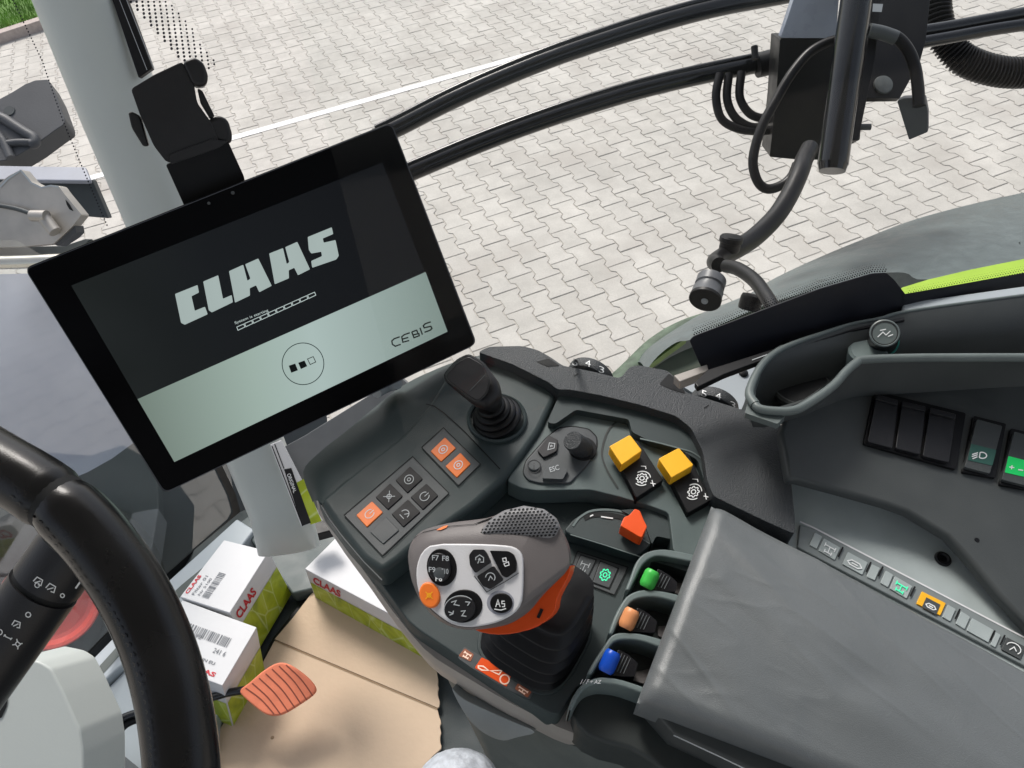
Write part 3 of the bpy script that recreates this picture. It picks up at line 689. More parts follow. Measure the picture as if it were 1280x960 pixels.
# ================================================================ ARMREST PAD
def pad():
    qd = [(893, 624), (1420, 906), (1420, 1108), (799, 872)]
    pl = L_(.022); Q = ons(pl, qd); nx, ny = 220, 130; vs, fs = [], []
    def sf(d, w=.012): 
        d = min(max(d, 0), w)/w; return 1-math.sqrt(max(0, 1-(1-d)**2))
    for j in range(ny+1):
        v = j/ny
        for i in range(nx+1):
            u = i/nx; u2 = u**1.3; p = (Q[0]*(1-u2)+Q[1]*u2)*(1-v)+(Q[3]*(1-u2)+Q[2]*u2)*v
            W_ = (Q[0]-Q[3]).length; Ll = (Q[1]-Q[0]).length
            dz_ = sf(u2*Ll)+sf(v*W_)+sf((1-v)*W_)
            U_, V_ = u2*Ll, v*W_
            q_ = V((U_*7+noise.noise(V((U_*9, V_*9, 1)))*.8, V_*16-U_*6, 3))
            wr = noise.noise(q_)*.0036+noise.noise(q_*2.3)*.0008
            fade = max(0, 1-U_/.16)
            rg = 1-abs(noise.noise(V((U_*10, V_*34-U_*14, 5))))*2
            rg2 = 1-abs(noise.noise(V((U_*22-V_*8, V_*60, 8))))*2
            fade *= min(1, U_/.03)
            wr += (max(rg-.45, 0)*.0018+max(rg2-.5, 0)*.0007)*fade+max(rg-.7, 0)*.0010
            dome_ = .006*math.sin(math.pi*v)
            vs.append(p+pl[1]*(wr+dome_-.012*min(dz_, 1)))
    for j in range(ny):
        for i in range(nx):
            k = j*(nx+1)+i; fs.append((k, k+nx+1, k+nx+2, k+1))
    # skirt
    rim = [j*(nx+1) for j in range(ny, -1, -1)]                        # left edge, bottom to top
    low = [ny*(nx+1)+i for i in range(nx, -1, -1)]
    upp = [i for i in range(nx+1)]
    loop = low+rim[1:]+upp[1:]
    st = len(vs); c = sum(Q, V((0, 0, 0)))/4
    for k in loop: vs.append(vs[k]-pl[1]*.026+(c-vs[k]).normalized()*.001)
    for k in range(len(loop)-1): fs.append((loop[k], loop[k+1], st+k+1, st+k))
    o = mk('armrest_pad', vs, fs, m_pad, None, ang=80); return o
ar = thing('armrest', 'wide wrinkled grey leather armrest pad in the lower right corner', 'armrest', on(L_(-.03), 1000, 860))
p_ = pad(); p_.parent = ar; p_.location = W[p_.name]-W[ar.name]; p_.name = 'leather_pad'
ab = ons(L_(-.001), [(806, 876), (842, 917), (900, 944), (1060, 1020), (1420, 1190), (1420, 930), (910, 645)])
prism('armrest_base', None, L_(-.001), .03, m_side, ar, .003, 3, P=ab)
lines('base_piping', [[(842, 919), (900, 946), (960, 975)]], 1.6, L_(-.001), m_gp, ar, .0008)

# ================================================================ LIGHT GREY TRIM WITH LABEL STRIP
tp_ = thing('side_trim', 'light grey trim plate with a dark screw and a row of small symbol keys beside the armrest', 'trim panel', on(L_(-.02), 1120, 700))
TP = L_(-.006)
prism('trim_plate', rnd([(985, 600), (997, 600), (1050, 614), (1107, 630), (1135, 640), (1162, 654), (1185, 670), (1217, 705), (1250, 745), (1290, 789), (1330, 835), (1330, 900), (985, 700)], 4, 3), TP, .02, m_plate, tp_, .0018, 3)
rail = [(1000, 655), (1017, 660), (1280, 797), (1330, 822), (1330, 860), (1280, 832), (997, 684)]
prism('key_rail', rail, TP, .004, mat('key_rail_grey', (.19, .215, .22), .4), tp_, .001, 2, h=.003)
lines('rail_edge', [[(1000, 652), (1017, 659.5), (1280, 796.5), (1330, 822)]], 1.8, TP, m_sil, tp_, .0034)
r1 = crop(960, 600, 4); RP = TP
for a, b, ic, m, mi in (((235, 262), (272, 282), None, m_plate, None), ((280, 290), (362, 338), 'axle', m_plate, m_wh), ((400, 358), (500, 412), 'belt', m_plate, m_wh), ((520, 420), (562, 440), None, m_plate, None),
                 ((590, 452), (628, 474), None, m_plate, None), ((636, 480), (722, 530), 'axle', m_plate, m_gl), ((770, 556), (890, 615), 'belt', m_ye, m_wh), ((900, 622), (940, 645), None, m_plate, None),
                 ((966, 655), (1012, 684), None, m_plate, None), ((1022, 690), (1130, 750), None, m_plate, None), ((1140, 760), (1165, 775), None, m_plate, None), ((1195, 785), (1290, 835), 'curve', m_side, m_wh)):
    q = r1([a, b, (b[0]-28, b[1]+62), (a[0]-28, a[1]+62)])
    k = prism('symbol_key', rnd(q, .8, 2), RP, .002, m, tp_, .0004, 2, h=.0042)
    if ic:
        if m is m_ye:
            q2 = r1([(a[0]+22, a[1]+30), (b[0]-28, b[1]+8), (b[0]-48, b[1]+58), (a[0], a[1]+78)]); sheet('key_lens', q2, RP, m_gr, k, .0046); q = q2
        icon(ic, q, 1.3, RP, mi, k, .005)
lines('key_gap', [r1([(x, y), (x-24, y+50)]) for x, y in ((375, 335), (515, 410), (575, 432), (735, 532), (960, 645), (1135, 752), (1185, 775))], 2.4, RP, m_hole, tp_, .0044)
sc = on(TP, *r1([(874, 395)])[0])
s = lathe('screw', sc, n, [(.0066, 0), (.0066, .0006), (.0056, .0018), (.0042, .002), (.003, .0008), (.0005, .0006)], m_bk, tp_, 30)
# ================================================================ SIDE CONSOLE (right)
sd = thing('side_console', 'dark grey right-hand side console with cup holder, rocker switches and twist knob', 'side console', on(zp(2.2), 1150, 560))
r2 = crop(960, 400, 4); r6 = crop(800, 220, 1280/480)
SP = PL(on(zp(2.286), 1140, 540), (.12, -.26, .95))                   # sloping switch face
SL = PL(on(zp(2.345), 1077, 450), (0, 0, 1))                          # lip level
sface = ons(SP, [(985, 512), (1022, 494), (1060, 461), (1078, 451), (1135, 447), (1420, 445), (1420, 880), (1290, 789), (1250, 745), (1217, 705), (1185, 670), (1135, 640), (1107, 630), (1050, 614), (997, 600), (985, 600), (975, 540)])
prism('switch_panel', None, SP, .012, m_side, sd, .004, 3, P=sface)
lipp = r2([(-64, 425), (-45, 442), (0, 452), (60, 456), (105, 455), (160, 440), (250, 385), (330, 325), (390, 258), (440, 215), (480, 198), (700, 190), (1000, 188), (1500, 188)])
lo_ = SL
tube('lip', [on(SL, x, y) for x, y in lipp], .0036, m_lip, sd, 12)
bl = r6([(395, 735), (370, 770), (365, 720), (400, 640), (450, 590), (520, 556), (600, 528), (700, 495), (800, 475), (900, 450), (1280, 398), (1500, 370)])
tube('rear_lip', [on(SL, x, y) for x, y in [(944, 506)]+bl[2:]], lambda t: .0042*(1-.62*min(1, t*1.6)), m_lip, sd, 12)
# trough between the two lips
wp = r6([(400, 640), (450, 592), (520, 560), (700, 498), (870, 458), (1280, 402), (1500, 376), (2000, 330), (2000, 615), (1500, 605), (1280, 600), (740, 605), (690, 630), (610, 700), (560, 745), (480, 775), (420, 790), (366, 775), (362, 730), (385, 680)])
top_ = ons(SL, wp); tc_ = sum(top_, V((0, 0, 0)))/len(top_)
yr_ = lambda p, k, k2, z: V((p.x+(tc_.x-p.x)*k2, p.y+(tc_.y-p.y)*k, p.z+z))
loft('trough', [top_, [yr_(p, .22, .02, -.007) for p in top_], [yr_(p, .42, .05, -.022) for p in top_], [yr_(p, .55, .08, -.045) for p in top_]], m_side, sd, n=110, cap0=False)
cupc = on(off(SL, -.01), 1006, 487)
lathe('cup_holder', on(off(SL, -.040), 1000, 486), (0, 0, 1), [(.024, .006), (.026, .004), (.026, -.0), (.024, -.002)], m_side, sd, 48)
lathe('cup_holder_well', on(off(SL, -.040), 1000, 486), (0, 0, 1), [(.023, .0062), (.0225, .0045), (.001, .0044)], m_hole, sd, 48)
# lip ring around the cup side
prism('rim_apron', rnd([(931, 516), (938, 490), (951, 446), (976, 431), (992, 430), (967, 447), (953, 462), (945, 485), (944, 503), (958, 514), (982, 519), (972, 530)], 2, 3), off(SL, -.003), .006, m_lip, sd, .001, 2)
# twist knob
kb = on(off(SL, -.03), *r2([(560, 130)])[0]); ktp = on(off(SL, .008), *r2([(583, 66)])[0]); kx = (ktp-kb)
hgt = kx.length; kx.normalize()
kn = lathe('knob', kb, kx, [(.0135, -.01), (.0135, hgt*.35), (.0128, hgt*.4), (.0122, hgt*.5), (.0125, hgt*.93), (.0118, hgt), (.0095, hgt+.0005), (.0092, hgt-.0008), (.0005, hgt-.0008)], m_bks, sd, 48)
lathe('knob_ring', kb, kx, [(.0138, hgt*.30), (.0141, hgt*.32), (.0141, hgt*.38), (.0136, hgt*.40)], mat('teal_plastic', (.02, .22, .19), .35), kn, 48)
lathe('knob_cap', kb+kx*(hgt-.0008), kx, [(.0088, 0), (.0088, .0005), (.0080, .0008), (.0005, .0008)], m_side, kn, 40)
lathe('knob_rim', kb+kx*(hgt+.0001), kx, [(.0100, 0), (.0108, .0007), (.0118, .0002), (.0118, -.001)], m_lip, kn, 48)
KP = (kb+kx*(hgt+.0002), kx)
lines('cap_icon', [r2([(548, 85), (575, 60), (590, 75), (612, 55)]), r2([(560, 52), (590, 46)]), r2([(600, 82), (625, 72)])], 1.2, KP, m_wh, kn, .0006)
lathe('knob_socket', on(off(SL, -.012), *r2([(500, 160)])[0]), (0, 0, 1), [(.016, -.02), (.016, 0), (.014, .002), (.012, .002)], m_lt2, sd, 40)
# rocker block
q = r2([(534, 352), (992, 464), (942, 748), (478, 618)])
prism('rocker_frame', rnd(q, 3, 3), SP, .008, m_bk, sd, .002, 3, h=.003)
rocks = [[(545, 372), (652, 400), (622, 640), (498, 608)], [(672, 405), (790, 432), (762, 672), (638, 640)], [(812, 438), (940, 470), (905, 712), (775, 680)]]
for q in rocks:
    o = prism('rocker', rnd(r2(q), 2, 3), SP, .008, m_bks, sd, .0015, 3, h=.0065)
    q3 = r2([q[0], q[1], tuple(q[1][i]*.9+q[2][i]*.1 for i in (0, 1)), tuple(q[0][i]*.9+q[3][i]*.1 for i in (0, 1))])
    prism('rocker_crest', rnd(q3, 1, 2), SP, .003, m_bks, o, .001, 3, h=.009)
for dx, dy, m, ic in ((0, 0, m_tgl, 'lamp'), (186, 62, m_glb, 'plus')):
    A_ = lambda pts: r2([(x+dx, y+dy) for x, y in pts])
    prism('rocker_frame', rnd(A_([(1030, 478), (1192, 518), (1140, 790), (972, 760)]), 2, 3), SP, .008, m_bk, sd, .0015, 3, h=.003)
    o = prism('rocker', rnd(A_([(1046, 495), (1172, 530), (1110, 768), (984, 735)]), 2, 3), SP, .008, m_side, sd, .0012, 3, h=.0062)
    g = A_([(1016, 618), (1142, 650), (1122, 728), (998, 700)])
    b = sheet('rocker_lens', rnd(g, 1, 2), SP, m, o, .0066)
    icon(ic, A_([(1010, 640), (1112, 655), (1100, 722), (1000, 708)]), 1.4, SP, m_wh, b, .0070)
lathe('panel_dimple', on(SP, *r1([(1045, 300)])[0]), SP[1], [(.002, 0), (.0018, .0004)], m_bk, sd, 16)
# ================================================================ PALE PLATE UNDER THE DIALS + window sill + seal
o = prism('mounting_plate', rnd([(852, 482), (947, 449), (930, 505), (924, 518), (880, 500)], 1, 2), L_(-.02), .006, m_sill, None, .001, 2)
tag(o, 'pale grey sheet plate with one bolt behind the numbered dials', 'plate')
lathe('bolt', on(L_(-.02), 929, 467), n, [(.0045, 0), (.0045, .002), (.003, .003), (.001, .003)], m_bk, o, 20)

SLW = zp(2.34)
def band(name, pts, h0, h1, m, parent=None, out=.01):
    return None
# right window: frit band on the glass, seal, painted sill
wl = V((math.cos(R_(188)), math.sin(R_(188)), 0)); wn = V((wl.y, -wl.x, 0))
if wn.y > 0: wn = -wn                                                # faces the cab
WP = PL(on(zp(2.36), 1000, 428)+V((0, .035, 0)), wn+V((0, 0, .25)))
win = thing('side_window', 'clear right side window with a black dotted border along its lower edge', 'window', on(WP, 1050, 420))
frit = [(862, 426), (868, 420), (950, 389), (1025, 361), (1090, 342), (1108, 341), (1118, 350), (1132, 368), (1136, 380), (1131, 394), (1060, 409), (991, 432), (935, 448), (884, 466), (876, 458)]
prism('black_border', rnd(frit, 3, 3), WP, .001, mat('ceramic_frit', (.006, .007, .013), .5, spec=.3), win, 0)
vs, fs = [], []
top_edge = [(868, 419), (950, 387.5), (1025, 359.5), (1090, 340.5), (1110, 340)]
def fine_dots(edge, rows, step, r0, nx_, ny_):
    P = []
    for i in range(len(edge)-1):
        a, b = V(edge[i]), V(edge[i+1]); L = (b-a).length; k = int(L/step)
        for j in range(k): P.append(a+(b-a)*(j/k))
    out = []
    for r in range(rows):
        rr = r0*(1-r/(rows+.6))
        for k, p in enumerate(P):
            x = p.x+nx_*(r*step*.8+1.0)+(step/2 if r % 2 else 0); y = p.y+ny_*(r*step*.8+1.0)
            out.append([(x+rr*math.cos(t*math.pi/3), y+rr*math.sin(t*math.pi/3)) for t in range(6)])
    return out
def sheets(name, polys, pl, m, parent, h=.0003):
    vs, fs = [], []
    for P in polys:
        k = len(vs); T = ons(off(pl, h), P)
        if area_n(T).dot(pl[1]) < 0: T = T[::-1]
        vs += T; fs.append(tuple(range(k, k+len(T))))
    return mk(name, vs, fs, m, parent, smooth=False)
m_frd = MC['ceramic_frit']
dots = fine_dots(top_edge, 5, 3.2, 1.1, -.25, -1)+fine_dots([(1136, 372), (1280, 344), (1400, 322)], 5, 3.2, 1.1, -.1, -1)
sheets('border_dots', dots, WP, m_frd, win)
sheet('lower_seal', [(1128, 368), (1280, 341), (1420, 317), (1420, 338), (1280, 360), (1132, 384)], WP, m_frd, win, .0004)
def glass_mat(name, tint, base, mul):
    m = bpy.data.materials.new(name); m.use_nodes = True; nt = m.node_tree; N = nt.nodes; L = nt.links; N.clear()
    out = N.new('ShaderNodeOutputMaterial'); mix = N.new('ShaderNodeMixShader'); tr = N.new('ShaderNodeBsdfTransparent'); gl = N.new('ShaderNodeBsdfGlossy')
    tr.inputs[0].default_value = (*tint, 1); gl.inputs['Roughness'].default_value = .045
    fr = N.new('ShaderNodeFresnel'); fr.inputs[0].default_value = 1.5
    mm = N.new('ShaderNodeMath'); mm.operation = 'MULTIPLY_ADD'; mm.inputs[1].default_value = mul; mm.inputs[2].default_value = base; mm.use_clamp = True
    ge = N.new('ShaderNodeNewGeometry'); om = N.new('ShaderNodeMath'); om.operation = 'SUBTRACT'; om.inputs[0].default_value = 1; L.new(ge.outputs['Backfacing'], om.inputs[1])
    pm = N.new('ShaderNodeMath'); pm.operation = 'MULTIPLY'; L.new(mm.outputs[0], pm.inputs[0]); L.new(om.outputs[0], pm.inputs[1])
    L.new(fr.outputs[0], mm.inputs[0]); L.new(pm.outputs[0], mix.inputs[0]); L.new(tr.outputs[0], mix.inputs[1]); L.new(gl.outputs[0], mix.inputs[2]); L.new(mix.outputs[0], out.inputs[0])
    return m
m_glass = glass_mat('side_glass', (.97, .98, .975), .0, .35)
m_wind = glass_mat('windscreen_glass', (.93, .95, .95), .13, 1.2)
# pane of the side window reaches up out of the picture
pa = [on(WP, 862, 470), on(WP, 1420, 330)]
up_ = (V((0, 0, 1))-WP[1]*WP[1].z).normalized()
a0, a1 = pa[0]+wl*.25, pa[1]-wl*.1
T = [a0, a1, a1+up_*.9, a0+up_*.9]
mk('glass_pane', [p-WP[1]*.0015 for p in T], [(0, 1, 2, 3)], m_glass, win, smooth=False)
o = prism('window_sill', [(1129, 378), (1280, 357), (1420, 335), (1420, 350), (1280, 370), (1127, 391)], SL, .012, m_sill, None, .002, 3, h=-.001)
tag(o, 'pale lilac-grey painted window sill strip below the lime green fender stripe', 'window sill')
o = prism('sill_rubber', [(868, 478), (884, 462), (991, 428), (1062, 404), (1131, 388), (1131, 400), (1062, 414), (991, 436), (905, 468), (872, 484)], SL, .006, m_rub, None, .001, 2, h=-.002)
tag(o, 'black rubber strip between the window border and the side console lip', 'rubber seal')
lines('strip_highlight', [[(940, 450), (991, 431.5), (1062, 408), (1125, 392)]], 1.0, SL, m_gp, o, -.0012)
o = prism('frame_stub', [(842, 469), (884, 455), (886, 463), (850, 477)], SL, .01, m_beige, None, .001, 2, h=-.01)
tag(o, 'small beige frame piece where the fender meets the dial plate', 'frame piece')

# ================================================================ REAR FENDER outside
fe = thing('rear_mudguard', 'dusty grey curved rear mudguard with a lime green stripe outside the side window', 'mudguard', on(zp(1.9), 1150, 320))
fo_ = r6([(-20, 635), (0, 600), (50, 560), (130, 500), (200, 460), (350, 400), (450, 340), (600, 270), (750, 208), (900, 150), (1080, 100), (1280, 55), (1500, 10)])
fi_ = r6([(20, 650), (60, 600), (120, 555), (170, 545), (260, 500), (420, 430), (600, 375), (760, 330), (880, 322), (960, 345), (1280, 285), (1280, 285), (1500, 240)])
FA = [on(zp(2.02+.0*i), *p) for i, p in enumerate(fo_)]; FBk = [on(zp(2.12), *p) for p in fi_]
strip('mudguard_top', FA, FBk, m_fend, fe, 10, .012)
strip('outer_skirt', FA, [p+V((.02, -.02, -.25)) for p in FA], m_fend, fe, 4)
# mossy edge roll at the left, lime side behind the border
mo = r6([(-110, 735), (-70, 690), (-20, 637), (60, 553), (150, 496), (260, 455), (360, 418), (440, 395)])
tube('weathered_edge', [on(zp(2.045), x, y+7) for x, y in mo], lambda t: .024*(1-.6*t), m_moss, fe, 12)
gi = r6([(10, 665), (80, 610), (140, 580), (190, 560), (230, 600), (150, 640), (60, 668)])
o = prism('inner_liner', chaikin(gi, 1), zp(2.06), .02, mat('liner_pale_green', (.20, .24, .19), .5), fe, .004, 2)
lm = r6([(862, 388), (872, 372), (960, 345), (1100, 312), (1280, 276), (1500, 232), (1500, 330), (1280, 360), (1100, 378), (900, 405)])
prism('lime_stripe', rnd(lm, 1, 2), zp(2.16), .03, m_lime, fe, .003, 3)
lg = r6([(0, 640), (60, 585), (130, 545), (160, 535), (140, 550), (70, 600), (10, 648)])
prism('lime_edge', chaikin(lg, 1), zp(2.10), .01, mat('faded_lime', (.18, .28, .07), .5, var=.3, vs=50), fe, .001, 2)

# ================================================================ SCREEN
sc_ = .909
def msc(p): return CAM+(V(p)-CAM)*sc_
M3 = [msc(p) for p in ((-.381, .565, 2.469), (-.077, .692, 2.492), (-.030, .615, 2.281), (-.333, .488, 2.258))]
mn = (M3[1]-M3[0]).cross(M3[3]-M3[0]).normalized()
if mn.dot(CAM-M3[0]) < 0: mn = -mn
MP = (M3[0], mn)
mon = thing('touchscreen_terminal', 'large black-framed touchscreen showing a start-up logo on its screen', 'touchscreen', on(off(MP, -.01), 400, 540))
m_bez = mat('bezel_black', (.0015, .0015, .002), .3, var=0, spec=.05)
prism('housing', rnd([(30, 335), (490, 152), (597, 430), (205, 618)], 9, 5), MP, .028, m_bez, mon, .0015, 3, taper=.97)
lines('bezel_edge', [rnd([(31.5, 336.5), (489, 154), (595, 430), (206, 616)], 9, 5)+[rnd([(31.5, 336.5), (489, 154), (595, 430), (206, 616)], 9, 5)[0]]], 1.1, MP, mat('bezel_edge_grey', (.05, .055, .07), .3), mon, .0003)
def scr(name, c0, c1, frm, to):
    m = bpy.data.materials.new(name); m.use_nodes = True; nt = m.node_tree; N = nt.nodes; L = nt.links; b = N['Principled BSDF']
    b.inputs['Base Color'].default_value = (.004, .004, .005, 1); b.inputs['Roughness'].default_value = .25; b.inputs['Specular IOR Level'].default_value = .12
    tc = N.new('ShaderNodeTexCoord'); mp = N.new('ShaderNodeMapping'); L.new(tc.outputs['Object'], mp.inputs[0])
    sx = N.new('ShaderNodeSeparateXYZ'); L.new(mp.outputs[0], sx.inputs[0])
    r = N.new('ShaderNodeValToRGB'); mr = N.new('ShaderNodeMapRange'); mr.inputs[1].default_value = frm; mr.inputs[2].default_value = to
    L.new(sx.outputs[0], mr.inputs[0]); L.new(mr.outputs[0], r.inputs[0])
    el = r.color_ramp.elements; el[0].color = (*c0[0], 1); el[1].color = (*c0[-1], 1); el[0].position = c1[0]; el[1].position = c1[-1]
    for c, p in zip(c0[1:-1], c1[1:-1]): e = el.new(p); e.color = (*c, 1)
    L.new(r.outputs[0], b.inputs['Emission Color']); b.inputs['Emission Strength'].default_value = .58
    return m
m_scd = scr('lit_screen_dark', [G(27, 31, 30), G(15, 18, 20), G(6, 7, 10)], [0, .35, 1], -.13, .13)
m_scl = scr('lit_screen_band', [G(112, 126, 117), G(156, 175, 166), G(170, 188, 184), G(124, 140, 134)], [0, .35, .55, 1], -.13, .13)
scq = [(89, 357), (478, 203), (560, 415), (218, 578)]
prism('screen', scq, MP, .0006, m_scd, mon, 0, h=.0005)
prism('screen_band', [(172, 499), (532, 340), (559.5, 414.5), (218, 577.5)], MP, .0003, m_scl, mon, 0, h=.0009)
m_logo = scr('lit_logo', [G(142, 154, 150), G(166, 180, 177), G(146, 160, 156)], [0, .5, 1], -.1, .1)
lg1 = crop(200, 270, 1280/240)
logo = [[(100, 520), (250, 460), (260, 510), (210, 535), (232, 632), (300, 605), (318, 655), (165, 725), (140, 712)],
        [(288, 437), (388, 395), (420, 552), (478, 527), (486, 575), (345, 643), (325, 628)],
        [(460, 368), (555, 325), (583, 432), (603, 418), (568, 322), (655, 283), (745, 465), (662, 508), (640, 462), (598, 482), (600, 530), (500, 578)],
        [(728, 250), (820, 214), (845, 320), (862, 308), (835, 208), (915, 172), (1000, 355), (920, 395), (895, 345), (858, 362), (860, 415), (765, 455)],
        [(985, 140), (1145, 75), (1155, 120), (1085, 150), (1092, 178), (1170, 160), (1192, 265), (1175, 290), (1015, 345), (1008, 300), (1080, 268), (1075, 238), (1008, 250), (992, 225)]]
for P in logo: prism('logo_letter', rnd(lg1(P), 1.0, 2), MP, .0002, m_logo, mon, 0, h=.0013)
m_lit = mat('lit_white', (.1, .1, .1), .5, emit=G(190, 205, 202), es=.56, var=0)
text('System is starting', lg1([(495, 705), (718, 618), (725, 640), (503, 727)]), MP, m_lit, mon, .0014)
for k in range(10):
    x, y = 512+k*52.5, 740-k*23.6
    q = lg1([(x, y), (x+46, y-20), (x+54, y), (x+8, y+22)])
    lines('progress_box', [q+[q[0]]], .8, MP, m_lit, mon, .0014)
lg2 = crop(330, 370, 1280/240)
m_ink = mat('screen_ink', (.01, .015, .015), .5, var=0, spec=.1)
lines('loading_ring', [lg2(C_(260, 452, 139, 48))], 1.0, MP, mat('screen_ink_teal', (.02, .05, .055), .5, var=0, spec=.1), mon, .0014)
sheet('loading_square', lg2([(165, 465), (208, 450), (226, 495), (182, 512)]), MP, m_ink, mon, .0014)
sheet('loading_square', lg2([(228, 445), (270, 430), (288, 468), (246, 487)]), MP, m_ink, mon, .0014)
lines('loading_square', [lg2([(290, 420), (328, 404), (345, 440), (308, 457), (290, 420)])], .9, MP, m_ink, mon, .0014)
ceb = [[(905, 272), (868, 285), (852, 300), (856, 322), (875, 335), (912, 322)], [(972, 245), (935, 258), (918, 272), (926, 308), (968, 297)], [(922, 288), (962, 276)],
       [(985, 240), (1000, 278), (1035, 265), (1032, 250), (992, 260)], [(985, 240), (1018, 228), (1025, 246)], [(1040, 212), (1056, 258)], [(1112, 172), (1075, 185), (1062, 198), (1068, 212), (1112, 202), (1120, 216), (1108, 228), (1070, 242)]]
lines('product_lettering', [lg2(l) for l in ceb], 1.7, MP, m_ink, mon, .0014)
lathe('camera_dot', on(MP, 291, 241), mn, [(.0014, 0), (.001, .0003)], m_gr, mon, 12)
lathe('camera_dot', on(MP, 261, 254), mn, [(.0012, 0), (.001, .0003)], m_gr, mon, 12)
tube('stand_foot', [on(off(MP, -.02), 470, 490), on(off(MP, -.03), 486, 482), on(off(MP, -.02), 496, 479)], .006, m_gp, mon, 10)
# mounting arm with clamp
br = thing('screen_mount', 'black hinged screen bracket with rounded clamp knobs above the touchscreen', 'bracket', on(off(MP, -.03), 250, 240))
b8 = crop(130, 60, 4.8)
MB_ = off(MP, -.035)
prism('mount_arm', rnd(b8([(370, 700), (745, 560), (840, 770), (900, 1100), (620, 1250), (460, 900)]), 3, 3), MB_, .02, m_bk, br, .004, 3)
prism('mount_body', rnd(b8([(160, 245), (300, 160), (470, 80), (540, 215), (560, 330), (640, 440), (690, 560), (400, 690), (370, 680), (300, 590), (215, 400)]), 5, 3), off(MP, -.012), .03, m_bks, br, .006, 4)
prism('mount_cap', rnd(b8([(470, 82), (545, 52), (600, 90), (628, 170), (615, 228), (560, 232), (525, 205)]), 6, 4), off(MP, -.008), .034, m_bks, br, .005, 4)
prism('side_knob', rnd(b8([(145, 390), (165, 380), (215, 405), (270, 590), (235, 592), (165, 480)]), 5, 4), off(MP, -.02), .025, m_bks, br, .004, 4)
prism('side_knob', rnd(b8([(610, 440), (690, 402), (745, 430), (772, 520), (765, 575), (700, 570), (640, 530)]), 6, 4), off(MP, -.014), .03, m_bks, br, .006, 4)
prism('mount_band', rnd(b8([(390, 640), (650, 545), (745, 560), (690, 600), (400, 700)]), 3, 3), off(MP, -.010), .02, m_bks, br, .004, 3)
prism('mount_brace', rnd(b8([(560, 240), (590, 255), (665, 410), (640, 430), (580, 330)]), 2, 2), off(MP, -.02), .01, m_bks, br, .002, 2)

# ================================================================ WINDSCREEN + PILLAR
wa, wb = V((-.663, .946, 0)), V((-.756, .655, 0)); wd = (wa-wb).normalized(); WN = V((-wd.y, wd.x, 0))
if WN.dot(CAM-wa) < 0: WN = -WN
WS = PL(V((wa.x, wa.y, 1.55)), WN)
ws = thing('windscreen', 'large dark-edged windscreen pane reflecting the white cartons at the left', 'windscreen', on(WS, 200, 700))
gp = [(-260, 260), (40, 300), (250, 520), (296, 641), (292, 652), (76, 862), (-300, 1200)]
prism('glass_pane', [(p) for p in [(-200, 300), (20, 300), (262, 440), (297, 645), (72, 862), (-200, 1120)]], WS, .004, m_wind, ws, 0)
lines('edge_seal', [[(262, 560), (290, 618), (296, 640), (290, 652), (210, 722), (147, 786), (75, 860), (20, 915)]], 9, WS, m_rub, ws, .002)
pil = thing('front_pillar', 'pale grey-green painted windscreen pillar behind the touchscreen mount', 'pillar', on(WS, 330, 690))
def pring(xl, xr, yl, yr, zl): return None
pb = []
ptL = [(4, -40), (20, 0), (82, 150), (122, 240), (200, 420), (268, 575), (302, 655), (312, 700)]
ptR = [(122, -40), (137, 0), (192, 152), (228, 248), (292, 420), (346, 560), (378, 640), (390, 690)]
zs = [2.72, 2.70, 2.56, 2.42, 2.15, 1.90, 1.72, 1.58]
rings = []
dpt = [.93, .94, .98, 1.01, 1.07, 1.12, 1.15, 1.18]
for (a, b, d_) in zip(ptL, ptR, dpt):
    A, B = D(*a, d_), D(*b, d_); c = (A+B)/2; e = (B-A)/2; bk = (FW - e.normalized()*FW.dot(e.normalized())).normalized()*e.length*1.1
    rings.append([c+bk*.9+e*math.cos(t)*(abs(math.cos(t))**-.25 if abs(math.cos(t)) > .05 else 1)+(-bk)*math.sin(t)*.8 for t in [2*math.pi*k/32 for k in range(32)]])
loft('pillar_post', rings, m_pil, pil, n=32, ang=80)
# black window seal beside the pillar and the perforated border
sl = crop(0, 0, 4)
SPn = PL(D(190, 60, .97), (-FW+V((0, -.3, 0))))
fr_ = thing('front_side_window', 'side window edge with black seal lines and perforated dot border right of the pillar', 'window', D(190, 110, .98))
prism('seal', sl([(545, -40), (620, -40), (760, 340), (690, 390)]), SPn, .01, m_rub, fr_, .002, 2)
lines('seal_lip', [sl([(590, -20), (735, 350)]), sl([(625, -20), (770, 345)])], .8, SPn, m_gp, fr_, .001)
hd = []
for r in range(22):
    for c in range(8):
        x = 620+c*29+r*17+(r % 2)*14; y = -30+r*19.5
        if y < 360-(c*6) and c*29 < 190-r*1.5: hd.append([(155-155+x/4+1.75*math.cos(t*.7854)*(1-.05*c), y/4+1.9*math.sin(t*.7854)*(1-.05*c)) for t in range(8)])
sheets('border_dots', hd, SPn, m_frd, fr_, .0)
d2 = fine_dots([(17, 0), (53, 75), (79, 150), (106, 215), (136, 285)], 2, 4.2, 1.1, -.6, .2)
LPn = PL(D(60, 80, 1.02), -FW)
o = sheets('windscreen_dots', d2, LPn, m_frd, ws, .0)

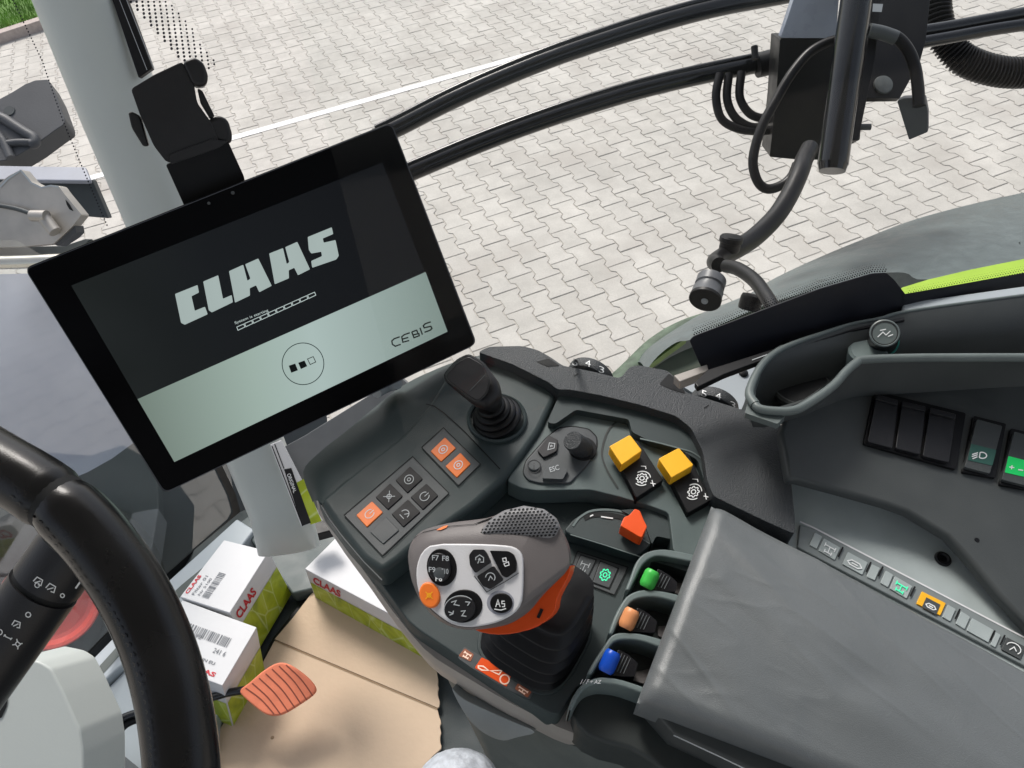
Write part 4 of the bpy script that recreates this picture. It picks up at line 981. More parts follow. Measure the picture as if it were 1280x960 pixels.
# ================================================================ LEFT EXTERIOR
o = thing('hood_cover', 'dark grey moulded plastic cover with raised ribs outside the windscreen, upper left edge', 'plastic cover', D(40, 200, 1.7))
q8 = crop(0, 80, 8)
XP = PL(D(30, 150, 1.7), (.1, -.5, .85))
prism('cover_shell', rnd(q8([(-200, 430), (0, 345), (120, 280), (250, 200), (350, 160), (480, 150), (560, 300), (650, 550), (645, 600), (540, 670), (350, 810), (200, 900), (110, 945), (60, 960), (-200, 1000)]), 2, 3), XP, .05, m_cov, o, .008, 3)
tube('cover_rib', [on(off(XP, .004), *p) for p in q8([(-20, 525), (60, 560), (150, 620), (260, 690), (340, 740), (350, 790), (310, 800)])], .011, m_cov, o, 10)
tube('cover_rib', [on(off(XP, .004), *p) for p in q8([(60, 800), (180, 785), (310, 785)])], .008, m_cov, o, 10)
tube('cover_rib', [on(off(XP, .004), *p) for p in q8([(-20, 700), (40, 780), (80, 870), (110, 940)])], .009, m_cov, o, 10)
lathe('cover_plug', on(XP, *q8([(95, 470)])[0]), XP[1], [(.012, 0), (.011, .002)], m_beamd, o, 20)
o = thing('steel_beam', 'blue-grey steel beam with a dark front face crossing behind the bare metal bracket', 'beam', D(60, 260, 1.6))
q9 = crop(0, 190, 6)
BP = PL(D(60, 220, 1.62), (0, -.2, .98))
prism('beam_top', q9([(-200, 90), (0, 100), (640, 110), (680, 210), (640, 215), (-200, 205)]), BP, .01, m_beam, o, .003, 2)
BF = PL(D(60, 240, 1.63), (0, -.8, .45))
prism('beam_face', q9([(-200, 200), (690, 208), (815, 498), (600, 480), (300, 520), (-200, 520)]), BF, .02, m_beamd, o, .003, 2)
o = thing('metal_bracket', 'bare cast metal bracket with a slotted hole and clamp pin at the left edge', 'bracket', D(50, 310, 1.35))
KP_ = PL(D(50, 260, 1.35), (-.25, -.75, .6))
prism('bracket_plate', rnd(q9([(-150, 300), (0, 230), (60, 180), (155, 130), (185, 165), (235, 225), (310, 262), (380, 245), (440, 255), (480, 310), (612, 470), (540, 560), (400, 690), (120, 715), (-150, 715)]), 2, 3), KP_, .018, m_alu, o, .003, 3)
lines('bracket_edge', [q9([(0, 262), (60, 200), (155, 138), (185, 172), (235, 232), (310, 268), (380, 252), (440, 262)])], 2.2, KP_, m_sill, o, .001)
sheet('slot_hole', rnd(q9([(490, 355), (520, 390), (552, 445), (520, 430), (500, 395)]), 1, 2), KP_, m_hole, o, .0006)
tube('clamp_pin', [on(off(KP_, .012), *p) for p in q9([(330, 490), (415, 600)])], .0105, m_alu, o, 16)
tube('pin_head', [on(off(KP_, .016), *p) for p in q9([(240, 478), (350, 480)])], .0095, m_alu, o, 16)
tube('bracket_rod', [on(off(KP_, .008), *p) for p in q9([(-120, 385), (100, 420), (235, 462)])], .004, m_beamd, o, 10)
prism('bracket_side', rnd(q9([(400, 690), (560, 545), (570, 600), (530, 640), (430, 705)]), 1, 2), off(KP_, -.004), .02, m_cov, o, .002, 2)
o = tube('grab_tube', [D(x, y, 1.3) for x, y in ((-160, 330), (-60, 329), (10, 328), (60, 326), (120, 322))], .011, m_chr, None, 18)
tag(o, 'polished metal tube running behind the upper left corner of the touchscreen', 'tube')
tag(prism('lower_rail', q9([(-150, 715), (480, 700), (640, 648), (690, 650), (560, 760), (300, 782), (-150, 782)]), PL(D(40, 312, 1.4), (0, -.5, .8)), .02, m_beamd, None, .002, 2), 'dark rail between the metal bracket and the polished tube', 'rail')
# hood flank seen through the windscreen; sky sheen and shade painted as two tones
o = thing('engine_hood', 'smooth grey hood flank seen through the windscreen, sky sheen painted lilac at the top and shade painted slate below', 'hood', D(120, 600, 1.7))
A = [D(-260, 350, 1.75), D(-60, 345, 1.75), D(60, 342, 1.75), D(220, 350, 1.75), D(400, 380, 1.8)]
B = [D(-260, 720, 1.62), D(-60, 650, 1.62), D(110, 590, 1.62), D(220, 520, 1.66), D(400, 450, 1.75)]
strip('hood_top', A, B, m_hood_lit, o, 10, .04)
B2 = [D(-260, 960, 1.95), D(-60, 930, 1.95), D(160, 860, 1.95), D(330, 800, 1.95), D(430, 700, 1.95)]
strip('hood_flank', B, B2, m_hood_dim, o, 8, 0)
o = thing('front_wheel', 'front wheel with a red dished rim and grey tyre behind the wiper stalk', 'wheel', D(60, 830, 1.7))
wc = D(62, 752, 1.55); wax = (CAM-wc).normalized()*.75+V((.15, -.3, .35)); wax.normalize()
lathe('rim', wc, wax, [(.088, -.015), (.091, 0), (.088, .006), (.082, .004), (.074, -.012), (.05, -.022), (.02, -.024), (.001, -.02)], m_red, o, 56)
lathe('tyre', wc-wax*.02, wax, [(.20, -.08), (.21, -.03), (.19, .0), (.15, .006), (.11, .004), (.094, -.006)], m_tyre, o, 56)

# ================================================================ CAB FLOOR AREA
ZF = 1.56
fp = ons(zp(ZF-.01), [(60, 880), (240, 690), (300, 640), (400, 600), (620, 640), (800, 900)])+[V((.35, .3, ZF-.01)), V((1.0, .25, ZF-.01)), V((1.2, -1, ZF-.01)), V((-.2, -1.3, ZF-.01)), V((-1.05, -.2, ZF-.01))]
tag(mk('cab_floor', fp, [tuple(range(len(fp)))], m_floor, smooth=False), kind='structure')
o = thing('floor_sill', 'pale grey painted door-side sill with a dark groove beside the cartons', 'sill', on(zp(ZF), 130, 860))
ZS = 1.60
prism('sill_strip', [(296, 648), (318, 662), (300, 685), (240, 742), (170, 815), (85, 893), (20, 960), (-20, 940), (76, 864), (148, 790), (212, 724)], zp(ZS), .05, m_sill, o, .004, 3)
lines('sill_groove', [[(285, 690), (230, 735), (155, 806), (88, 880), (40, 930)]], 10, zp(ZS), mat('sill_groove_dark', (.07, .085, .08), .5), o, .0006)
prism('sill_panel', rnd([(172, 822), (240, 760), (300, 810), (270, 900), (262, 1000), (80, 1000), (92, 905)], 4, 3), zp(ZS-.015), .04, m_sill, o, .004, 3)
prism('cab_base_trim', [(296, 655), (330, 630), (372, 600), (440, 590), (560, 700), (500, 720), (420, 700), (395, 735), (365, 742), (335, 700)], zp(ZF+.03), .03, mat('base_trim_dark', (.085, .105, .105), .5, 400, .1), o, .004, 3)
o = prism('cab_corner_trim', rnd([(352, 560), (380, 545), (500, 470), (520, 490), (420, 590), (400, 640), (375, 620)], 4, 3), PL(D(430, 540, 1.05), -FW+V((0, -.2, .3))), .04, mat('trim_mid_grey', (.14, .148, .155), .5, 600, .1), None, .01, 3)
tag(o, 'mid grey moulded cab trim below the touchscreen, left of the console', 'trim')
o = prism('black_foot_rest', [(376, 665), (384, 655), (405, 650), (418, 662), (395, 668), (388, 676)], zp(1.72), .02, m_bk, None, .002, 2)
tag(o, 'small black ledge under the slim upright carton', 'ledge')
# cartons
def height_over(pt, pb, zf):
    lo, hi = zf+.01, zf+.4
    for _ in range(40):
        best = min(((on(zp(lo+(hi-lo)*k/20), *pt)-on(zp(zf), *pb)).xy.length, lo+(hi-lo)*k/20) for k in range(21)); w = (hi-lo)/10; lo, hi = max(zf+.005, best[1]-w), best[1]+w
    return best[1]
def carton(name, label, topq, zt, down, front=2, logo_q=None, stripe=True, par_group='parts cartons with green sides'):
    T = ons(zp(zt), topq); d = down
    B = [p+d for p in T]
    e = thing(name, label, 'carton', sum(B, V((0, 0, 0)))/4, par_group)
    fs = [(0, 1, 2, 3), (7, 6, 5, 4), (0, 4, 5, 1), (1, 5, 6, 2), (2, 6, 7, 3), (3, 7, 4, 0)]
    o = mk('box', T+B, fs, m_pap, e, .0012, 2)
    return e, T, B
def green_mat():
    m = bpy.data.materials.new('carton_green_field'); m.use_nodes = True; nt = m.node_tree; N = nt.nodes; L = nt.links; b = N['Principled BSDF']; b.inputs['Roughness'].default_value = .5
    tc = N.new('ShaderNodeTexCoord'); n1 = N.new('ShaderNodeTexNoise'); n1.inputs['Scale'].default_value = 14; n1.inputs['Detail'].default_value = 4; n1.inputs['Distortion'].default_value = 1.5
    L.new(tc.outputs['Object'], n1.inputs[0]); r = N.new('ShaderNodeValToRGB'); e = r.color_ramp.elements
    e[0].position = .3; e[0].color = (.20, .27, .02, 1); e[1].position = .75; e[1].color = (.52, .62, .18, 1); x = e.new(.5); x.color = (.37, .45, .015, 1)
    L.new(n1.outputs[0], r.inputs[0])
    v = N.new('ShaderNodeTexVoronoi'); v.feature = 'DISTANCE_TO_EDGE'; v.inputs['Scale'].default_value = 28; mpn = N.new('ShaderNodeMapping'); mpn.inputs['Scale'].default_value = (1, 1, .35)
    L.new(tc.outputs['Object'], mpn.inputs[0]); L.new(mpn.outputs[0], v.inputs[0])
    mr = N.new('ShaderNodeMapRange'); mr.inputs[1].default_value = .0; mr.inputs[2].default_value = .035; mr.inputs[3].default_value = .55; mr.inputs[4].default_value = 0; L.new(v.outputs['Distance'], mr.inputs[0])
    mx = N.new('ShaderNodeMix'); mx.data_type = 'RGBA'; L.new(mr.outputs[0], mx.inputs[0]); L.new(r.outputs[0], mx.inputs[6]); mx.inputs[7].default_value = (.62, .72, .38, 1)
    L.new(mx.outputs[2], b.inputs['Base Color']); return m
m_green = green_mat()
def panel3(name, P, m, parent, n_, h=.0006):
    T = [p+n_*h for p in P]
    if area_n(T).dot(n_) < 0: T = T[::-1]
    return mk(name, T, [tuple(range(len(T)))], m, parent, smooth=False)
def facen(a, b, c, cen):
    k = (b-a).cross(c-a).normalized(); return k if k.dot(a-cen) > 0 else -k
def side_art(e, a, b, a2, b2, cen, f0=.32, word=None, wu=(.05, .45), wv=(.06, .22), mw=None):
    """green field on the side a-b (top edge) a2-b2 (bottom edge); optional red word near the top"""
    k = facen(a, b, a2, cen); pq = lambda u, v: a.lerp(b, u).lerp(a2.lerp(b2, u), v)
    panel3('green_print', [pq(.012, f0), pq(.988, f0), pq(.988, .985), pq(.012, .985)], m_green, e, k)
    if word:
        vs, fs = textmesh(word); P = []
        for u, v in vs: P.append(pq(wu[0]+(wu[1]-wu[0])*u+.02*(1-v), wv[0]+(wv[1]-wv[0])*v)+k*.0008)
        mk('lettering', P, fs, mw or m_rp, e, smooth=False)
def lay(e, T, s, u0, u1, v0, v1, m, cen, rot=False, h=.0008):
    k = facen(T[0], T[1], T[2], cen); vs, fs = textmesh(s); P = []
    for u, v in vs:
        if rot: uu, vv = u0+(u1-u0)*v, v1+(v0-v1)*u
        else: uu, vv = u0+(u1-u0)*u, v0+(v1-v0)*v
        P.append(T[0].lerp(T[1], uu).lerp(T[3].lerp(T[2], uu), vv)+k*h)
    mk('lettering', P, fs, m, e, smooth=False)
def bars(e, T, u0, u1, v0, v1, m, cen, nb=26, along='v'):
    k = facen(T[0], T[1], T[2], cen); vs, fs = [], []; x = 0; rs = random.Random(5)
    while x < 1:
        w = rs.choice((.012, .02, .03)); 
        for a, b in ((x, 0), (x+w, 0), (x+w, 1), (x, 1)):
            u, v = (u0+(u1-u0)*b, v0+(v1-v0)*a) if along == 'v' else (u0+(u1-u0)*a, v0+(v1-v0)*b)
            vs.append(T[0].lerp(T[1], u).lerp(T[3].lerp(T[2], u), v)+k*.0008)
        q = len(vs); fs.append((q-4, q-3, q-2, q-1)); x += w+rs.choice((.015, .025, .035))
    mk('barcode', vs, fs, m, e, smooth=False)
m_gt = mat('grey_text_print', (.16, .17, .19), .6, var=0)
z1 = height_over((336, 689), (367, 741), ZF)
z1 = max(z1, ZF+.06)
tq = [(280, 675), (336, 689), (287, 766), (225, 746)]
T0 = ons(zp(z1), tq); dn = V((0, 0, ZF-z1))
e, T, B = carton('parts_carton', 'white and green parts carton furthest back, standing against the pillar', tq, z1, dn)
cen = (T[0]+T[2]+B[0]+B[2])/4
side_art(e, T[1], T[2], B[1], B[2], cen, .34, 'CLAAS', (.93, .50), (.10, .26))
lay(e, T, 'CLAAS', .03, .10, .62, .93, m_rp, cen, True); lay(e, T, 'Filter 01', .16, .22, .6, .92, m_gt, cen, True); lay(e, T, 'Nr 5100', .27, .32, .62, .9, m_gt, cen, True)
bars(e, T, .36, .50, .50, .92, m_gt, cen)
z2 = z1-.004
tq2 = [(228, 750), (321, 784), (278, 857), (186, 823)]
A2 = on(zp(z2), 321, 784); dn2 = on(zp(ZF+.001), 331, 838)-A2
e, T, B = carton('parts_carton', 'white parts carton with barcode nearest the orange pedal', tq2, z2, dn2)
cen = (T[0]+T[2]+B[0]+B[2])/4
side_art(e, T[1], T[2], B[1], B[2], cen, .42)
side_art(e, T[2], T[3], B[2], B[3], cen, .42)
lay(e, T, 'CLAAS', .47, .86, .86, .93, m_rp, cen); lay(e, T, 'MADE IN EU', .42, .78, .72, .77, m_gt, cen); lay(e, T, '12', .40, .47, .42, .48, m_gt, cen); lay(e, T, '241 6', .68, .84, .52, .6, m_gt, cen)
bars(e, T, .22, .82, .30, .46, m_gt, cen, along='u')
z3 = height_over((381, 711), (395, 751), ZF+.005)
z3 = max(min(z3, ZF+.12), ZF+.05)
tq3 = [(420, 672), (600, 765), (548, 800), (381, 711)]
e, T, B = carton('parts_carton', 'long white and green parts carton on the cardboard, half under the console', tq3, z3, on(zp(ZF+.005), 395, 751)-on(zp(z3), 381, 711))
cen = (T[0]+T[2]+B[0]+B[2])/4
side_art(e, T[3], T[2], B[3], B[2], cen, .38, 'CLAAS', (.04, .26), (.10, .34))
# slim upright carton by the pillar
e = thing('slim_carton', 'slim upright green and black carton between the pillar and the console', 'carton', on(zp(1.72), 395, 660))
UPn = PL(D(375, 610, 1.02), -FW+V((.3, -.1, .2)))
u8 = crop(330, 520, 6)
prism('box', u8([(45, 215), (130, 180), (440, 790), (280, 830)]), UPn, .02, m_pap, e, .0008, 2)
sheet('green_print', u8([(245, 500), (300, 470), (432, 788), (350, 815)]), UPn, m_green, e, .0006)
sheet('black_print_strip', u8([(150, 400), (205, 390), (352, 800), (285, 826)]), UPn, m_bks, e, .0009)
text('ORIGINAL', u8([(200, 425), (245, 570), (222, 580), (172, 430)]), UPn, m_wh, e, .0012) if False else None
P = []
vs, fs = textmesh('ORIGINAL')
qq = u8([(198, 428), (245, 565), (222, 580), (170, 438)])
for u, v in vs: P.append(on(off(UPn, .0012), *quv(qq, u, v)))
mk('lettering', P, fs, m_wh, e, smooth=False)
lines('carton_edge', [u8([(60, 225), (290, 825)]), u8([(80, 210), (150, 395)])], 1.2, UPn, m_rub, e, .001)
# cardboard sheet
cb = thing('cardboard_sheet', 'flat brown cardboard sheet with a fold line covering the cab floor', 'cardboard', on(zp(ZF), 420, 880))
ZC = ZF+.004
edge_r = []
yy = 840
while yy < 940:
    edge_r.append((547+(yy-840)*.05+random.uniform(-1.5, 1.5), yy)); yy += 4
lowp = [(343, 801), (547, 887)]+[p for p in edge_r if p[1] > 889]+[(540, 946), (525, 990), (500, 1100), (268, 1100), (271, 960), (273, 913), (322, 840)]
upp_ = [(343, 799), (366, 772), (389, 742), (420, 722), (480, 745), (528, 818), (546, 839)]+[p for p in edge_r if p[1] < 886]+[(547, 885)]
prism('lower_flap', lowp, zp(ZC), .004, m_tan, cb, .0005, 1)
fa, fb = on(zp(ZC), 343, 800), on(zp(ZC), 547, 886); fd = (fb-fa).normalized()
un = (V((0, 0, 1))+V((fd.y, -fd.x, 0))*(.16 if V((fd.y, -fd.x, 0)).dot(on(zp(ZC), 450, 760)-fa) < 0 else -.16)).normalized()
prism('upper_flap', upp_, PL(fa, un), .004, m_tan, cb, .0005, 1)
lines('fold_shadow_crease', [[(344, 801), (547, 886.5)]], 1.6, zp(ZC), m_tane, cb, .001)
lathe('dirt_spot', on(zp(ZC), 340.5, 922), (0, 0, 1), [(.003, 0), (.002, .0008)], m_tane, cb, 10)
tag(prism('rubber_mat_edge', [(325, 830), (340, 798), (388, 738), (392, 744), (345, 806), (334, 838)], zp(ZF+.003), .01, m_bk, None, .001, 1), 'black rubber mat edge between the back carton and the cardboard', 'mat')
# pedal
pe = thing('foot_pedal', 'salmon orange ribbed foot pedal on a black arm above the cardboard', 'pedal', on(zp(ZF), 345, 900))
p4 = crop(240, 720, 4)
PP = PL(on(zp(ZF+.10), 347, 862), (.1, -.35, .93))
pout = chaikin(p4([(232, 570), (290, 530), (350, 475), (420, 432), (470, 432), (530, 465), (590, 515), (622, 560), (612, 590), (540, 640), (460, 690), (400, 702), (350, 685), (250, 600)]), 2)
prism('pedal_pad', pout, PP, .012, m_ped, pe, .003, 3)
ribs = [[(268, 560), (410, 690)], [(300, 535), (445, 695)], [(335, 510), (482, 680)], [(368, 488), (515, 660)], [(400, 465), (545, 640)], [(435, 450), (575, 622)], [(470, 445), (605, 600)]]
m_pg = mat('pedal_groove', (.22, .06, .04), .7)
for a, b in ribs:
    mid = ((a[0]+b[0])/2+6, (a[1]+b[1])/2-8)
    lines('tread_groove', [[tuple(v) for v in cat(p4([a, mid, b]), 5)]], 1.5, PP, m_pg, pe, .0008)
    a2, b2 = (a[0]+14, a[1]-10), (b[0]+14, b[1]-10); mid = ((a2[0]+b2[0])/2+6, (a2[1]+b2[1])/2-8)
tube('pedal_arm', [on(zp(ZF+.10), *p) for p in ((310, 862), (285, 866), (255, 874), (200, 885), (150, 900), (132, 935))], .0062, m_tube, pe, 12)
o = tube('floor_hose', [on(zp(ZF+.09), *p) for p in ((200, 893), (178, 897), (158, 905), (146, 918), (136, 932), (128, 960))], .006, m_rub, None, 12)
tag(o, 'thin black hose curving over the pale sill beside the steering wheel', 'hose')
o = prism('pedal_block', rnd([(103, 930), (120, 925), (140, 932), (180, 965), (180, 1010), (100, 1010)], 3, 3), zp(ZF+.1), .06, m_gr, None, .006, 3)
tag(o, 'dark grey block at the bottom edge between column cover and steering wheel', 'block')

# ================================================================ STEERING WHEEL, STALK, COLUMN
sw = thing('steering_wheel', 'black stitched leather steering wheel rim in the lower left corner', 'steering wheel', D(160, 960, .36))
cl_px = [(-150, 520), (-90, 535), (-45, 556), (0, 582), (50, 612), (100, 652), (140, 700), (174, 755), (198, 810), (214, 865), (223, 915), (228, 970), (228, 1040), (215, 1120), (180, 1200)]
dd = [.40, .395, .39, .385, .38, .375, .37, .365, .36, .352, .346, .34, .335, .33, .33]
W3 = [D(x, y, d_) for (x, y), d_ in zip(cl_px, dd)]
wcv = cat(W3, 8); si = 5*8-5
tube('rim_grip', wcv[:si+1], lambda t: .0156*(1 if t < .97 else 1-.08*(t-.97)/.03), m_lea, sw, 28, smooth_n=0)
tube('rim_grip', wcv[si+1:], lambda t: .0156*(1 if t > .02 else .92+.08*t/.02), m_lea, sw, 28, smooth_n=0)
tube('rim_core', wcv[si-1:si+3], .0144, m_hole, sw, 24, smooth_n=0)
rb_o = [o for o in bpy.data.objects if o.name.startswith('rim_grip')]
rbv = bvh_of(*rb_o)
# stitching down the inner side
inner = [(12, 632), (30, 650), (45, 662), (60, 683), (78, 702), (92, 722), (108, 742), (122, 757), (132, 772), (142, 790), (152, 810), (160, 835), (167, 858), (173, 880), (177, 905), (180, 935), (181, 965)]
vs2, fs2 = [], []
ip = [tuple(v) for v in cat([(-3, 620)]+inner, 6)]
sti = []
acc = 0
pts_s = [V(p) for p in ip]; run = 0; last = pts_s[0]; idx = 0
for p in pts_s:
    run += (p-last).length; last = p
    if run > 9:
        run = 0; i = pts_s.index(p); q = pts_s[min(i+3, len(pts_s)-1)]; d_ = (q-p)
        if d_.length < .1: continue
        d_.normalize(); nn = V((d_.y, -d_.x)); s0 = p+nn*10; sti.append([tuple(s0), tuple(s0+d_*3+nn*1.8), tuple(s0+d_*6+nn*.5)])
lines('stitching', sti, 1.3, None, m_thr, sw, .0007, rbv)
st = thing('wiper_stalk', 'black control stalk with white wiper symbols beside the steering wheel', 'control stalk', D(20, 820, .46))
A, B = D(-70, 910, .455), D(86, 690, .455)
body_ = tube('stalk_body', [A.lerp(B, k/10) for k in range(9)], .0195, m_bks, st, 40, smooth_n=0)
tip = tube('stalk_tip', [A.lerp(B, .83+.17*k/4) for k in range(6)], .0192, m_bks, st, 40, smooth_n=0)
tube('stalk_groove', [A.lerp(B, .79), A.lerp(B, .85)], .0180, m_hole, st, 30, smooth_n=0)
sb = bvh_of(body_, tip)
w4 = crop(0, 660, 8); w5 = crop(0, 760, 1280/120)
def iq(f, cx, cy, r, rot): 
    return f([(cx+r*math.cos(R_(rot+a))*1.41, cy+r*math.sin(R_(rot+a))*1.41) for a in (225, 315, 45, 135)])
icon('wiper', iq(w4, 390, 525, 62, 30), 1.4, None, m_wh, st, .0004, sb); lines('icon', [w4(C_(375, 570, 24, 8))], 1.1, None, m_wh, st, .0004, sb)
icon('wiper', iq(w4, 515, 590, 66, 30), 1.4, None, m_wh, st, .0004, sb)
lines('icon', [w4(C_(622, 672, 20, 8)), w5(C_(378, 85, 34, 8)), w5(C_(0, 318, 36, 8, -80, 100))], 1.3, None, m_wh, st, .0004, sb)
icon('wiper', iq(w5, 225, 205, 78, 20), 1.4, None, m_wh, st, .0004, sb)
lines('icon', [w5([(60, 350), (85, 380), (130, 400), (155, 405)]), w5([(52, 375), (80, 350)]), w5([(140, 420), (165, 392)]), w5([(165, 485), (210, 480), (240, 520), (235, 545)]), w5([(225, 405), (230, 440), (270, 470), (300, 465)]), w5([(205, 470), (240, 430)]), w5([(240, 505), (280, 470)])], 1.4, None, m_wh, st, .0004, sb)
lines('icon', [w4([(752, 600), (805, 525)])], 2.2, None, m_wh, st, .0004, sb)
co_ = thing('column_cover', 'pale grey-green steering column cover with a dark notch at the lower left', 'column cover', D(40, 960, .55))
CP = PL(D(50, 880, .54), (-FW+V((-.1, -.1, .45))))
prism('cover_shell', rnd([(-120, 960), (-60, 900), (0, 842), (22, 821), (50, 827), (64, 836), (79, 865), (100, 912), (104, 940), (104, 1080), (-120, 1080)], 5, 4), CP, .05, m_pil, co_, .006, 4)
sheet('notch', [(-20, 862), (0, 866), (10, 874), (8, 884), (2, 897), (-20, 905)], CP, m_hole, co_, .0006)
# speckled wrap at the bottom
wr = D(572, 988, .62)
vs, fs = [], []
nu, nv = 60, 30
for j in range(nv+1):
    for i in range(nu):
        t = 2*math.pi*i/nu; f = math.pi*.5*j/nv; d_ = V((math.cos(t)*math.sin(f), math.sin(t)*math.sin(f), math.cos(f)))
        vs.append(wr+V((d_.x*.034, d_.y*.030, d_.z*.03))*(1+.03*noise.noise(d_*6)+.012*noise.noise(d_*22)))
for j in range(nv):
    for i in range(nu): fs.append((j*nu+i, j*nu+(i+1) % nu, (j+1)*nu+(i+1) % nu, (j+1)*nu+i))
o = mk('plastic_wrap', vs, fs, m_wrap, None, ang=180); tag(o, 'pale blue-grey speckled rounded lump at the bottom edge beside the cardboard', 'plastic wrap')
if area_n([vs[k] for k in fs[5*nu]]).z < 0: o.data.flip_normals()

# ================================================================ HANDRAILS, MIRROR HEAD, CABLES outside
o = thing('upper_handrail', 'upper of two long black curved tubes crossing above the paving', 'handrail', D(700, 110, 1.4), 'two long curved black tubes outside the window')
up1 = [(470, 172), (505, 155), (560, 127), (620, 100), (690, 72), (760, 48), (830, 26), (900, 8), (985, -8), (1080, -26)]
tube('rail', [D(x, y, 1.42) for x, y in up1], .0165, m_tube, o, 24)
tube('rail_bead', [D(x-1, y-12, 1.41) for x, y in up1], .0055, m_tube, o, 12)
o = thing('lower_handrail', 'lower of two long black curved tubes, ending at the black box', 'handrail', D(760, 150, 1.3), 'two long curved black tubes outside the window')
lo1 = [(490, 225), (530, 208), (590, 183), (650, 160), (720, 136), (800, 112), (880, 93), (960, 77), (985, 72)]
tube('rail', [D(x, y, 1.32) for x, y in lo1], .0150, m_tube, o, 24)
tube('rail_bead', [D(x-1, y-10, 1.31) for x, y in lo1], .005, m_tube, o, 12)
tube('rail_clamp', [D(946, 82, 1.31), D(962, 78, 1.31)], .0195, m_bk, o, 20, smooth_n=0)
tube('clamp_screw', [D(944, 74, 1.29), D(943, 58, 1.29)], .0055, m_bk, o, 10, smooth_n=0)
e4 = crop(860, 0, 4); e5 = crop(1040, 0, 1280/240)
bx = thing('mirror_bracket', 'black metal box with vertical tube hanging outside the window, top right', 'mirror bracket', D(1020, 210, 1.2))
XB = PL(D(1000, 120, 1.22), (-.15, -.95, .25))
BT = PL(D(1000, 30, 1.24), (0, -.35, .9))
prism('box_face', rnd(e4([(460, 195), (760, 190), (900, 200), (860, 700), (850, 705), (650, 800), (560, 800), (408, 785), (440, 500)]), 1.5, 2), XB, .07, m_bk, bx, .003, 2)
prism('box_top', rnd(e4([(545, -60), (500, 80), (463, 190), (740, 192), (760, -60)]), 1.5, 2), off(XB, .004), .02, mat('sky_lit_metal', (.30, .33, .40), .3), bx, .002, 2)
tube('vertical_tube', [D(x, y, 1.10) for x, y in ((1076, -60), (1070, 0), (1060, 70), (1050, 140), (1041, 205))], lambda t: .0205, m_tube, bx, 32)
tube('tube_end', [D(1041.3, 203, 1.10), D(1040, 214, 1.10)], lambda t: .0205-.003*t, m_tube, bx, 32, smooth_n=0)
prism('flat_bar', e4([(925, -60), (975, -60), (935, 300), (852, 702), (818, 702), (900, 200)]), PL(D(1090, 80, 1.16), -FW), .01, m_bk, bx, .001, 2)
sheet('bar_tag', e4([(925, 18), (975, 20), (968, 60), (922, 58)]), PL(D(1090, 80, 1.15), -FW), m_gp, bx, .001)
BKP = PL(D(1130, 60, 1.25), -FW+V((0, 0, .2)))
prism('back_plate', rnd(e4([(960, -80), (1220, -80), (1190, 200), (1160, 310), (1060, 490), (890, 492), (900, 300)]), 1, 2), BKP, .012, m_bk, bx, .002, 2)
lathe('plate_boss', on(off(BKP, .001), *e4([(975, 425)])[0]), BKP[1], [(.015, 0), (.014, .003), (.011, .004), (.003, .004)], mat('boss_grey', (.10, .11, .11), .4, var=.3, vs=60), bx, 28)
tube('bolt', [on(off(BKP, -.01), *p) for p in e4([(860, 635), (912, 635)])], .005, m_cov, bx, 10, smooth_n=0)
prism('end_block', rnd(e4([(1045, 505), (1075, 490), (1185, 485), (1200, 560), (1200, 660), (1105, 700)]), 1.5, 2), PL(D(1140, 150, 1.18), (-.5, -.8, .3)), .03, m_cov, bx, .003, 2)
hz = thing('arched_cable', 'black cable arching from a grey sleeve behind the vertical tube down to a block', 'cable', D(1150, 130, 1.15), 'black cables around the mirror bracket')
tube('cable', [D(*p, 1.15) for p in e4([(880, 150), (950, 160), (1040, 185), (1100, 250), (1135, 340), (1150, 440), (1155, 530)])], .0085, m_rub, hz, 16)
tube('sleeve', [D(*p, 1.145) for p in e4([(905, 152), (970, 165), (1040, 190)])], .0098, m_gr, hz, 16)
o = tube('loop_cable', [D(*p, 1.13) for p in e4([(760, 195), (690, 215), (600, 270), (510, 380), (440, 500), (380, 610), (340, 720), (325, 820), (350, 910), (400, 945), (470, 925), (520, 880), (545, 820)])], .0068, m_rub, None, 16)
tag(o, 'black cable swinging over the box face and looping below its left side', 'cable', 'black cables around the mirror bracket')
for k, (P, lb) in enumerate((([(160, 370), (140, 480), (165, 590), (240, 640), (330, 655), (420, 650)], 'outermost of the short looped hoses left of the black box'),
             ([(205, 370), (195, 490), (230, 580), (300, 630), (380, 640)], 'middle of the short looped hoses left of the black box'), ([(268, 360), (258, 480), (300, 560), (360, 590), (430, 595)], 'innermost of the short looped hoses left of the black box'))):
    o = tube('short_hose', [D(*p, 1.27) for p in e4(P)], .0068, m_rub, None, 14); tag(o, lb, 'hose', 'short looped hoses under the lower handrail')
rt_ = thing('right_rails', 'pair of parallel black rails leaving the picture at the upper right', 'rail', D(1230, 40, 1.35))
tube('rail', [D(x, y, 1.35) for x, y in ((1120, 44), (1180, 35), (1240, 24), (1300, 13), (1400, -5))], .0105, m_tube, rt_, 18)
tube('rail', [D(x, y, 1.34) for x, y in ((1120, 58), (1180, 48), (1240, 37), (1300, 28), (1400, 12))], .0100, m_tube, rt_, 18)
